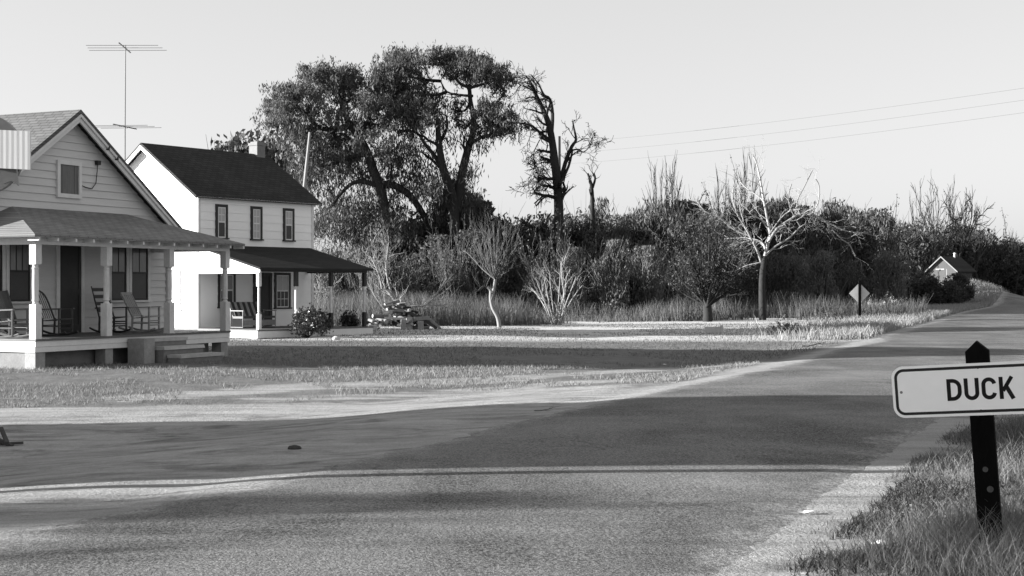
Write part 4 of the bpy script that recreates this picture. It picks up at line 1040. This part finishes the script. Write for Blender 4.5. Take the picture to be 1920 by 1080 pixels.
X, Y = X[k], Y[k]; grass('tall_grass', rng, X, Y, rng.uniform(.25, 1.25, len(X)) * (1 + .75 * fbm(X * .8, Y * .8)).clip(.35, 1.5), np.full(len(X), .035), .45, M['grass_tall'], 'tall dry winter grass standing before the thicket', 2)
n = 60000; Y = rng.uniform(23.5, 36, n); X = rng.uniform(-14, 6, n)
k = (Y - .22 * (X + 8) > 24.8 + .8 * fbm(X * 2, Y * 2)) & (X < xl(Y) - .6) & (fbm(X * 2.6, Y * 2.6) > -.25)
X, Y = X[k], Y[k]; grass('yard_grass', rng, X, Y, rng.uniform(.03, .11, len(X)), np.full(len(X), .016), .9, M['grass_yard'], 'short tufted dry grass in front of the bungalow')
n = 60000; Y = rng.uniform(36, 72, n); X = rng.uniform(-12, 20, n); k = (X < xl(Y) - .8) & (np.abs(X / Y) < .36) & (fbm(X * 1.6, Y * 1.6) > -.5)
X, Y = X[k], Y[k]; grass('lawn_grass', rng, X, Y, rng.uniform(.03, .09, len(X)) + .22 * (rng.uniform(0, 1, len(X)) < .12) * ss(2, 0, xl(Y) - X - 1), np.full(len(X), .022), .9, M['grass_dark'], 'short grass of the shaded lawn beyond the houses')
n = 30000; Y = rng.uniform(50, 150, n) ; X = xl(Y) - .4 - np.abs(rng.normal(0, 2.6, n)); k = (960 + X / Y * F > rng.uniform(1380, 1620, n))
X, Y = X[k], Y[k]; grass('bank_grass', rng, X, Y, rng.uniform(.15, .5, len(X)), .02 + .0004 * Y, .7, M['grass_dry'], 'bright dry grass along the left road verge', 2)
n = 9000; Y = rng.uniform(146, 176, n); X = rng.normal(51.5, 3, n); k = X < xl(Y) - 1; X, Y = X[k], Y[k]
grass('hill_grass', rng, X, Y, rng.uniform(.2, .6, len(X)), np.full(len(X), .08), .7, M['grass_dry'], 'bright dry grass on the slope by the far shed')
# the verge at the photographer's feet
n = 190000; Y = 5.2 + 26 * rng.uniform(0, 1, n) ** 2.2; off = rng.exponential(1.9, n); X = xr(Y) + .12 + off
cl = fbm(X * 3.1, Y * 3.1) + .7 * fbm(X * 9, Y * 9 + 3)
k = (np.abs(X / Y) < .62) & (cl + .9 * np.clip(off - .4, -1, 1.2) > rng.uniform(-.6, .75, n))
X, Y, off = X[k], Y[k], off[k]
H = (.035 + .13 * np.clip(off / 1.8, 0, 1)) * (.35 + rng.exponential(.6, len(X)).clip(0, 1.7)) * (1 + .6 * fbm(X * 3.1, Y * 3.1))
grass('verge_grass', rng, X, Y, np.maximum(H, .02), rng.uniform(.003, .0075, len(X)) * (Y / 8) ** .5, .95, M['grass_fore'], 'mixed dry and green grass on the near road verge around the sign post', 3)

n = 70000; Y = 5.2 + 24 * rng.uniform(0, 1, n) ** 2.0; off = rng.exponential(1.2, n); X = xr(Y) + .3 + off
k = (np.abs(X / Y) < .40) & (fbm(X * 2.3 + 4, Y * 2.3) + .5 * fbm(X * 8, Y * 8) + .4 * np.clip(off - .3, -1, 1) > rng.uniform(-.3, .8, n)); X, Y = X[k], Y[k]
grass('verge_weeds', rng, X, Y, rng.uniform(.02, .10, len(X)), rng.uniform(.008, .018, len(X)), 1.3, M['weed'], 'low dark matted weeds on the near road verge', 2)
# ------------------------------------------------------------------ the DUCK sign on its post
pb = on_ground(1860, 1032)
sg_ = empty('road_sign', pb, 0, 'white rectangular place-name sign reading DUCK on a black pointed post', 'sign')
sg_.rotation_euler = (R(0.6), R(-4.0), R(-22))
Hs = at(1833, 640, pb.y).z - pb.z + .006
b = MB(); w = .068
b.box(-w, w, -.05, .05, -.35, Hs - .062); k = len(b.v)
b.add([(-w, -.05, Hs - .062), (w, -.05, Hs - .062), (w, .05, Hs - .062), (-w, .05, Hs - .062), (0, -.05, Hs), (0, .05, Hs)], [(0, 1, 4), (2, 3, 5), (1, 2, 5, 4), (3, 0, 4, 5)])
post = b.build('post', M['black_paint'], sg_)
b = MB(); b.tube([(.0, -.0505, Hs - .78), (.0, -.054, Hs - .78)], .017, 10); b.tube([(.02, -.0505, .38), (.02, -.054, .38)], .02, 10); b.build('knot', M['wood_dark'], post)
PW, PH, cr = 1.03, .318, .07; zc = Hs - .292
def rrect(w, h, r, n=7):
    o = []
    for cx, cz, a0 in ((w / 2 - r, h / 2 - r, 0), (-w / 2 + r, h / 2 - r, 90), (-w / 2 + r, -h / 2 + r, 180), (w / 2 - r, -h / 2 + r, 270)):
        for i in range(n + 1): a = R(a0 + 90 * i / n); o.append((cx + r * math.cos(a), cz + r * math.sin(a)))
    return o
b = MB(); b.prism(rrect(PW, PH, cr), lambda a, c, t: (a, t, zc + c), -.0545, -.051); panel = b.build('panel', M['sign_white'], sg_)
def ring(w, h, r, th, y0, y1):
    A, B2 = rrect(w, h, r), rrect(w - 2 * th, h - 2 * th, r - th); n = len(A); b = MB()
    vs = [(a, y1, zc + c) for a, c in A] + [(a, y1, zc + c) for a, c in B2] + [(a, y0, zc + c) for a, c in A] + [(a, y0, zc + c) for a, c in B2]
    fs = []
    for i in range(n):
        j = (i + 1) % n; fs += [(i, j, n + j, n + i), (i, 2 * n + i, 2 * n + j, j), (n + i, n + j, 3 * n + j, 3 * n + i)]
    b.add(vs, fs); return b
ring(PW - .032, PH - .032, cr - .014, .0175, -.0545, -.0549).build('border', M['sign_black'], panel)
def stroke(b, pts, w, y0=-.0545, y1=-.0549):
    n = len(pts); Ls = []; Rs = []
    for i, (x, z) in enumerate(pts):
        a = pts[max(i - 1, 0)]; c = pts[min(i + 1, n - 1)]; dx, dz = c[0] - a[0], c[1] - a[1]; l = math.hypot(dx, dz); nx, nz = -dz / l, dx / l
        Ls.append((x + nx * w / 2, z + nz * w / 2)); Rs.append((x - nx * w / 2, z - nz * w / 2))
    for i in range(n - 1):
        q = [Ls[i], Ls[i + 1], Rs[i + 1], Rs[i]]
        b.add([(x, y1, z) for x, z in q], [(3, 2, 1, 0), (0, 1, 2, 3)])
def letter(ch, x, zb, h, w, t):
    b = MB(); zt = zb + h; x1 = x + w; i = t / 2
    arc = lambda cx, cz, rx, rz, a0, a1, n=10: [(cx + rx * math.cos(R(a0 + (a1 - a0) * k / n)), cz + rz * math.sin(R(a0 + (a1 - a0) * k / n))) for k in range(n + 1)]
    if ch == 'D':
        stroke(b, [(x + i, zb), (x + i, zt)], t)
        r = w * .62
        stroke(b, [(x + t, zt - i)] + arc(x1 - i - (r - i), zt - i - (r - i) , r - i, r - i, 90, 0) + arc(x1 - i - (r - i), zb + i + (r - i), r - i, r - i, 0, -90) + [(x + t, zb + i)], t)
    if ch == 'U':
        r = w / 2 - i; stroke(b, [(x + i, zt)] + arc(x + w / 2, zb + i + r, r, r, 180, 360, 14) + [(x1 - i, zt)], t)
    if ch == 'C':
        r = w / 2 - i; stroke(b, arc(x + w / 2, zt - i - r, r, r, 8, 180, 12) + arc(x + w / 2, zb + i + r, r, r, 180, 352, 12), t)
    if ch == 'K':
        stroke(b, [(x + i, zb), (x + i, zt)], t); stroke(b, [(x1 - i * 1.0, zt), (x + t * .9, zb + h * .36)], t * .95); stroke(b, [(x + w * .45, zb + h * .60), (x1 - i * .7, zb)], t * 1.05)
    return b
LH = .134; zb = zc - LH / 2 + .002; lw = .087; xx = -.190
for ch in 'DUCK':
    lb = letter(ch, xx, zb, LH, lw, .0235); lb.build('letter', M['sign_black'], panel); xx += lw + .0145
for x, z in ((0, .132), (0, -.132), (-.462, -.0), (.462, 0)):
    b = MB(); b.tube([(x, -.0545, zc + z), (x, -.0555, zc + z), (x, -.056, zc + z)], [.009, .008, .004], 10); b.build('bolt', M['sign_black'] if x == 0 else M['metal'], panel)

# ---- diamond warning sign seen from behind
db = on_ground(1612, 605); ds = empty('warning_sign', db, 0, 'diamond road sign seen from behind on a dark post beside the road', 'sign')
zt = at(1612, 525, db.y).z - db.z; zc2 = at(1612, 550, db.y).z - db.z
b = MB(); b.box(-.065, .065, -.05, .05, -.3, zt - .05); b.add([(-.065, -.05, zt - .05), (.065, -.05, zt - .05), (.065, .05, zt - .05), (-.065, .05, zt - .05), (0, 0, zt + .03)], [(0, 1, 4), (1, 2, 4), (2, 3, 4), (3, 0, 4)])
b.build('post', M['black_paint'], ds)
b = MB(); s = .54; b.prism([(-s, 0), (-.03, -s + .03), (.03, -s + .03), (s, 0), (.03, s - .03), (-.03, s - .03)], lambda a, c, t: (a, t, zc2 + c), .052, .058); b.build('panel', M['sign_back'], ds)

# ---- round roadside sign at the left edge, seen side-on through the frame edge
SY = 12.7
pr_ = at(-40, 540, SY); pr_.z = float(height(pr_.x, pr_.y))
rs_ = empty('roadside_sign', pr_, 0, 'round dark sign with a pale ribbed panel across it, cut by the left edge', 'sign')
zc3 = at(0, 289, SY).z - pr_.z; k = SY / F; cx = 9 * k
b = MB(); b.tube([(-.02, .13, -.3), (-.02, .13, zc3 + .6)], [.11, .095], 12); b.build('post', M['wood_dark'], rs_)
b = MB(); r = 75.6 * k
b.tube([(cx, -.03, zc3), (cx, .03, zc3)], r, 40); disc = b.build('disc', M['disc_paint'], rs_)
b = MB()
zt, zb = at(0, 245, SY).z - pr_.z, at(0, 316, SY).z - pr_.z
for i in range(10):
    x0 = 8 * k + (i + 0.0) * 10.0 * k; k0 = 10 * k
    b.prism([(x0, 0), (x0 + k0 / 2, -.0008), (x0 + k0, 0), (x0 + k0, .02), (x0, .02)], lambda a, c, t: (a, -.16 + c, t - (a - .04) * .05), zb, zt)
b.build('panel', M['pale_panel'], rs_)
b = MB(); b.prism([(66 * k, zb - .01), (78 * k, zb - .01), (81 * k, zb - 34 * k), (69 * k, zb - 24 * k), (54 * k, zb - 30 * k), (48 * k, zb - .01)], lambda a, c, t: (a, t, c), -.10, -.07); b.build('bracket', M['disc_paint'], rs_)
b = MB(); b.box(.0, .1, -.135, -.031, zc3 - .1, zc3 + .1); b.build('mount', M['dark_trim'], rs_)

# ---- power lines and their poles
far = [(1049, 268), (1049, 288), (1049, 308)]; near = [(2070, 143), (2070, 166), (2070, 190)]
for i, nm in enumerate(('topmost', 'middle', 'lowest')):
    a, c = np.array(at(*far[i], 122.0)), np.array(at(*near[i], 62.0)); b = MB(); pts = []
    for j in range(25):
        t = j / 24; q = a + (c - a) * t; q[2] -= .9 * 4 * t * (1 - t) * .35; pts.append(q)
    b.tube(pts, .0065, 4); tag(b.build('power_line', M['wire']), nm + ' of three thin wires crossing the sky at right', 'wire', 'power lines across the sky')
for (px, top, Y, lab) in ((1049, 262, 122.0, 'dark utility pole standing just behind the half-dead leaning tree'), (2070, 138, 62.0, 'utility pole just beyond the right edge carrying the wires')):
    p0 = at(px, top, Y); r_ = empty('utility_pole', (p0.x, p0.y, 0), R(62), lab, 'pole'); b = MB(); b.tube([(0, 0, -.3), (0, 0, p0.z + .3)], [.16, .10], 8); b.build('post', M['bark'], r_)
# pale leaning pole behind the white house
p0, p1 = at(571, 345, 84), at(581, 248, 84); b = MB(); g0 = p0 - (p1 - p0) * (p0.z / (p1.z - p0.z))
b.tube([g0 - Vector((0, 0, .2)), p0, p1], [.12, .11, .08], 7); tag(b.build('dead_pole', M['wood_old']), 'pale leaning dead trunk standing behind the white house roof end', 'dead trunk')

# ---- shrubs by the white house porch
def gloss_bush(seed, pxc, py0, py1, wpx, Y, label):
    rng = np.random.RandomState(seed); q = at(pxc, 540, Y); q.z = float(height(q.x, q.y)); h = EYE + (540 - py0) / F * Y - q.z; w = wpx / F * Y / 2
    t = empty('hedge_bush', q, 0, label, 'bush')
    C = np.concatenate([clumps(rng, 46, 22, ((0, 0, h * .52), (w * .86, w * .8, h * .46)), .10, .6), clumps(rng, 12, 14, ((0, 0, h * .75), (w * .7, w * .6, h * .3)), .1, .6)])
    C = C[C[:, 2] > .02]; v, f = leaf_quads(rng, C, .13, .065, 'any'); np_obj('leaves', v, f, M['leaf_gloss'], t)
    out = []
    for i in range(9):
        a = rng.uniform(0, 6.28); grow(rng, (0, 0, -.05), (math.cos(a) * .5, math.sin(a) * .5, .9), h * .8, .018, 1, out, nch=3)
    wood('stems', out, M['bark'], t, (0, 0, 0), 4, 3)
gloss_bush(1, 576, 582, 640, 66, 51.5, 'large glossy dark bush before the white house porch')
gloss_bush(2, 600, 588, 638, 40, 53.2, 'glossy dark bush at the right flank of the largest porch bush')
gloss_bush(3, 655, 588, 632, 30, 55.6, 'small dark bush between the last two posts of the white porch')

# ---- wood pile on the lawn edge
rng = np.random.RandomState(120)
wc = on_ground(757, 617); Yp = wc.y
LAY = []
for i in range(84):
    for _ in range(60):
        x = rng.uniform(-1.6, .9); y = rng.uniform(-.5, .7); top = 1.15 * math.exp(-((x + .3) / .85) ** 2) + .06; z = rng.uniform(.06, max(top, .1))
        if all((x - a) ** 2 + (y - b_) ** 2 * .5 + (z - c) ** 2 > .13 ** 2 for a, b_, c in LAY): break
    LAY.append((x, y, z))
for i, (x, y, z) in enumerate(LAY):
    r = rng.uniform(.045, .09); L = rng.uniform(.35, .75); b = MB()
    b.tube([(0, -L / 2, 0), (0, 0, rng.uniform(-.02, .02)), (0, L / 2, 0)], [r, r * 1.05, r * .92], 8)
    o = b.build('log', M['bark_grey' if i % 3 else 'bark']); 
    me = o.data; me.materials.append(M['wood_cut'])
    for p in me.polygons:
        if len(p.vertices) > 4: p.material_index = 1
    o.location = (wc.x + x, wc.y + y, wc.z + z); o.rotation_euler = (rng.uniform(-.25, .25), rng.uniform(-.3, .3), R(90 if i % 4 == 0 else 0) + rng.uniform(-.6, .6) + R(25))
    tag(o, 'sawn firewood log heaped on the wood pile beyond the white house', 'log', 'firewood logs in the pile')
def plank(a, c, w, h, mat, label, name='plank'):
    b = MB(); b.bar(Vector(a), Vector(c), w, h); o = b.build(name, mat, loc=wc); tag(o, label, 'plank', 'boards lying on the wood pile'); return o
plank((-.8, -.55, .50), (.35, -.5, .44), .02, .10, M['wood_old'], 'grey board lying level across the front of the wood pile')
plank((-.55, -.4, .86), (.2, -.45, .78), .03, .12, M['wood_old'], 'short grey board lying high on the wood pile')
plank((.15, -.5, .80), (1.0, -.35, .30), .03, .14, M['wood_dark'], 'dark board sloping down the right side of the wood pile')
plank((.6, -.3, .62), (1.45, -.35, .03), .03, .13, M['wood_dark'], 'dark board leaning at the right end of the wood pile')
plank((1.05, -.3, .52), (1.62, -.4, .02), .03, .10, M['wood_old'], 'pale board propped at the far right of the wood pile')
plank((.45, -.5, .45), (1.15, -.45, .50), .03, .16, M['wood_old'], 'wide grey board set level at the right of the wood pile')
def block(x, y, w, d, h, rz, ry, mat, label):
    b = MB(); b.box(-w / 2, w / 2, -d / 2, d / 2, 0, h); 
    b.box(-w / 2 + .03, w / 2 - .03, -d / 2 - .003, -d / 2 - .0005, .03, h - .03)
    o = b.build('concrete_block', mat, loc=wc + Vector((x, y, 0))); o.rotation_euler = (0, ry, rz); tag(o, label, 'block', 'blocks by the wood pile')
block(.02, -.72, .22, .18, .42, R(8), R(5), M['concrete'], 'upright grey block leaning before the middle of the wood pile')
block(.78, -.66, .23, .18, .36, R(-5), R(-2), M['concrete'], 'upright grey block standing right of the centre of the wood pile')
block(.27, -.45, .26, .2, .52, R(12), 0, M['pier'], 'taller pale block standing against the wood pile')
block(-1.25, -.8, .34, .2, .2, R(3), 0, M['pier'], 'low pale block at the left foot of the wood pile')
for pxq, pyq, lab in ((630, 637, 'white painted stone on the grass before the bush'), (668, 633, 'pale stone right of the small porch bush')):
    q = on_ground(pxq, pyq); rng = np.random.RandomState(pxq); b = MB()
    b.lathe([(-.05, .12), (.03, .15), (.10, .11), (.13, .04)], 8); b.v = [(x * rng.uniform(.8, 1.2), y * rng.uniform(.8, 1.2), z) for x, y, z in b.v]
    tag(b.build('stone', M['pier'], loc=q), lab, 'stone')

# ---- concrete marker, litter, sticks
q = on_ground(1345, 625); b = MB(); b.box(-.5, .12, -.10, .10, -.2, .26); b.box(.121, .22, -.12, .12, -.2, .32)
tag(b.build('concrete_kerb_end', M['pier'], loc=q), 'low pale concrete headwall ending at the edge of the shaded lawn', 'headwall')
for i, (px, py, s, lab) in enumerate([(1510, 964, .055, 'scrap of white paper on the sandy road shoulder'), (1247, 685, .06, 'white scrap at the edge of the sandy lane'), (1650, 884 + 140, .05, 'white scrap caught in the grass by the sign post'), (232, 690, .05, 'tiny white scrap on the ground before the bungalow')]):
    q = on_ground(px, py); rng = np.random.RandomState(200 + i); b = MB(); n = 5
    gv = [(x * s + rng.normal(0, s * .12), y * s * .7 + rng.normal(0, s * .1), .012 + abs(rng.normal(0, s * .25))) for y in (-1, 0, 1) for x in (-1, -.3, .4, 1)]
    b.add(gv, [(r * 4 + c, r * 4 + c + 1, r * 4 + c + 5, r * 4 + c + 4) for r in (0, 1) for c in (0, 1, 2)])
    tag(b.build('litter', M['litter'], loc=q), lab, 'litter')
q = on_ground(552, 842); rng = np.random.RandomState(9); b = MB(); b.lathe([(-.03, .045), (.012, .062), (.034, .045), (.044, .015)], 9); b.v = [(x * 1.3 * rng.uniform(.85, 1.15), y * rng.uniform(.85, 1.15), z) for x, y, z in b.v]
tag(b.build('stone', M['stone'], loc=q), 'dark stone lying alone in the shaded dirt yard', 'stone')
q = on_ground(10, 836); b = MB(); b.bar((-.30, .05, .16), (.10, -.02, .0), .07, .035); b.bar((-.10, .12, .22), (.06, -.1, .05), .05, .03); b.bar((-.25, -.05, .02), (.2, .1, .03), .06, .03)
tag(b.build('broken_board', M['wood_dark'], loc=q), 'broken dark boards lying in the dirt at the left edge', 'board')
for i, (px, py, lab) in enumerate([(1530, 650, 'dead stick lying on the left shoulder of the road'), (1020, 771, 'short dark stick lying by the sandy lane')]):
    q = on_ground(px, py); rng = np.random.RandomState(300 + i); out = []; grow(rng, (-.4, 0, .03), (1, .1, 0), .9, .02, 1, out, up=0, nch=3); out = [([np.array([p[0], p[1], abs(p[2]) * .4 + .01]) for p in a], r) for a, r in out]
    o = wood('stick', out, M['wood_dark'], None, (0, 0, 0), 5, 4); o.location = q; o.scale = (1, 1, 1) if i == 0 else (.35, .35, .35); tag(o, lab, 'stick')
# dark brambles left of the diamond sign
for i, (px, py, w, h) in enumerate([(1545, 606, 2.0, .55), (1575, 603, 1.5, .5), (1470, 625, 1.2, .45)]):
    q = on_ground(px, py); rng = np.random.RandomState(400 + i); t = empty('bramble', q, 0, ['wide low bramble left of the diamond sign', 'small bramble at the foot of the diamond sign', 'low bramble on the lawn corner by the road'][i], 'bush', 'brambles by the road')
    C = clumps(rng, 40, 16, ((0, 0, h * .4), (w * .5, w * .45, h * .55)), .1, .3); C = C[C[:, 2] > 0]; v, f = leaf_quads(rng, C, .13, .04, 'any'); np_obj('leaves', v, f, M['leaf_mid'], t)
    out = []
    for k in range(14): a = rng.uniform(0, 6.28); grow(rng, (0, 0, 0), (math.cos(a), math.sin(a), .8), h * 1.4, .012, 1, out, up=-.1, nch=3)
    wood('stems', out, M['twig_mid'], t, (0, 0, 0), 4, 3)

# ---- the little shed on the far slope
sb = at(1783, 520, 158.0); sb.z = EYE + (540 - 528) / F * 158
sh = empty('shed', sb, R(-44), 'small pale gabled shed on the far slope above the dark hedge', 'shed')
w, d, e, rz_ = 1.75, 2.2, 1.55, 3.05
b = MB(); b.add([(-w, -d, -1.2), (w, -d, -1.2), (w, -d, e), (0, -d, rz_), (-w, -d, e), (-w, d, -1.2), (w, d, -1.2), (w, d, e), (0, d, rz_), (-w, d, e)], [(0, 1, 2, 3, 4), (1, 6, 7, 2), (9, 8, 7, 6, 5), (5, 0, 4, 9)])
b.build('wall', M['shed_wall'], sh)
for s in (-1, 1):
    b = MB(); z1 = rz_ + .10; sl_ = (rz_ - e) / w; xe = s * (w + .45); z2 = z1 - sl_ * (w + .45); poly = [(0, z1), (xe, z2), (xe, z2 - .09), (0, z1 - .09)]
    b.prism(poly if s > 0 else poly[::-1], lambda a, c, t: (a, t, c), -d - .4, d + .3); b.build('roof', M['roof_dark'], sh)
    b = MB(); poly = [(0, z1 - .02), (xe, z2 - .02), (xe, z2 - .18), (0, z1 - .18)]; b.prism(poly if s > 0 else poly[::-1], lambda a, c, t: (a, t, c), -d - .46, -d - .41); b.build('rake_board', M['brick_dark'], sh)
b = MB(); b.box(-.9, .25, -d - .03, -d - .005, e - .1, e + .05).box(.55, .62, -d - .03, -d - .005, -1.2, e); b.build('batten', M['wood_old'], sh)
b = MB(); b.lathe([(rz_ - .1, .12), (rz_ + .4, .12), (rz_ + .42, .2), (rz_ + .55, .1)], 8, (.25, .5)); b.build('vent', M['white_trim'], sh)

sh.scale = (.88, .88, .88)
# ------------------------------------------------------------------ what stands left of the frame and throws its shade across the road
stp = empty('store', (-21.0, 16.1, 0), 0, 'plain two-storey store left of the frame', 'store')
b = MB(); b.box(-6, 6, -3.8, 3.8, -.5, 6.6); b.build('wall', M['white_siding'], stp)
b = MB(); b.box(-6.1, 6.15, -3.85, 3.85, 6.602, 7.0); b.build('parapet', M['white_trim'], stp)
for y in (-2.6, 2.6):
    b = MB(); b.box(6.002, 6.06, y - .6, y + .6, 1.0, 2.8).box(6.002, 6.06, y - .45, y + .45, 4.0, 5.4); b.build('window', M['dark_trim'], stp)
b = MB(); b.box(6.002, 6.05, -.6, .6, -.2, 2.2); b.build('door', M['dark_trim'], stp)
rng = np.random.RandomState(500)
def shade_tree(seed, loc, zc_, ell, n_, label):
    rng = np.random.RandomState(seed); t = empty('shade_tree', loc, 0, label, 'tree'); out = []
    grow(rng, (0, 0, -.1), (0, 0, 1), zc_ * .75, .2, 0, out, wig=.05)
    for i in range(8): a = i * .8; grow(rng, out[0][0][-1 - i % 3], (math.cos(a), math.sin(a), .7), 2.4, .08, 2, out, nch=4)
    wood('trunk', out, M['bark'], t, (0, 0, 0))
    C = clumps(rng, n_, 42, ((0, 0, zc_), ell), .34, .2, .3); v, f = leaf_quads(rng, C, .3, .15, 'any'); np_obj('crown', v, f, M['leaf_mid'], t)
shade_tree(501, (-27, 6.1, 0), 8.2, (1.6, 1.2, 1.3), 110, 'leafy tree added unseen left of the frame to shade the sign')  # added out of view to put the sign and near verge in shade
t = empty('shade_tree', (-32, 8.65, 0), 0, 'leafy roadside tree left of the frame', 'tree'); out = []
grow(rng, (0, 0, -.1), (0, 0, 1), 4.2, .22, 0, out, wig=.05)
for i in range(8): a = i * .8; grow(rng, out[0][0][-1 - i % 3], (math.cos(a), math.sin(a), .7), 3.0, .09, 2, out, nch=4)
wood('trunk', out, M['bark'], t, (0, 0, 0))
C = clumps(rng, 44, 26, ((0, 0, 5.5), (2.0, .6, 1.4)), .24, .3); v, f = leaf_quads(rng, C, .3, .13, 'any'); np_obj('crown', v, f, M['leaf_mid'], t)
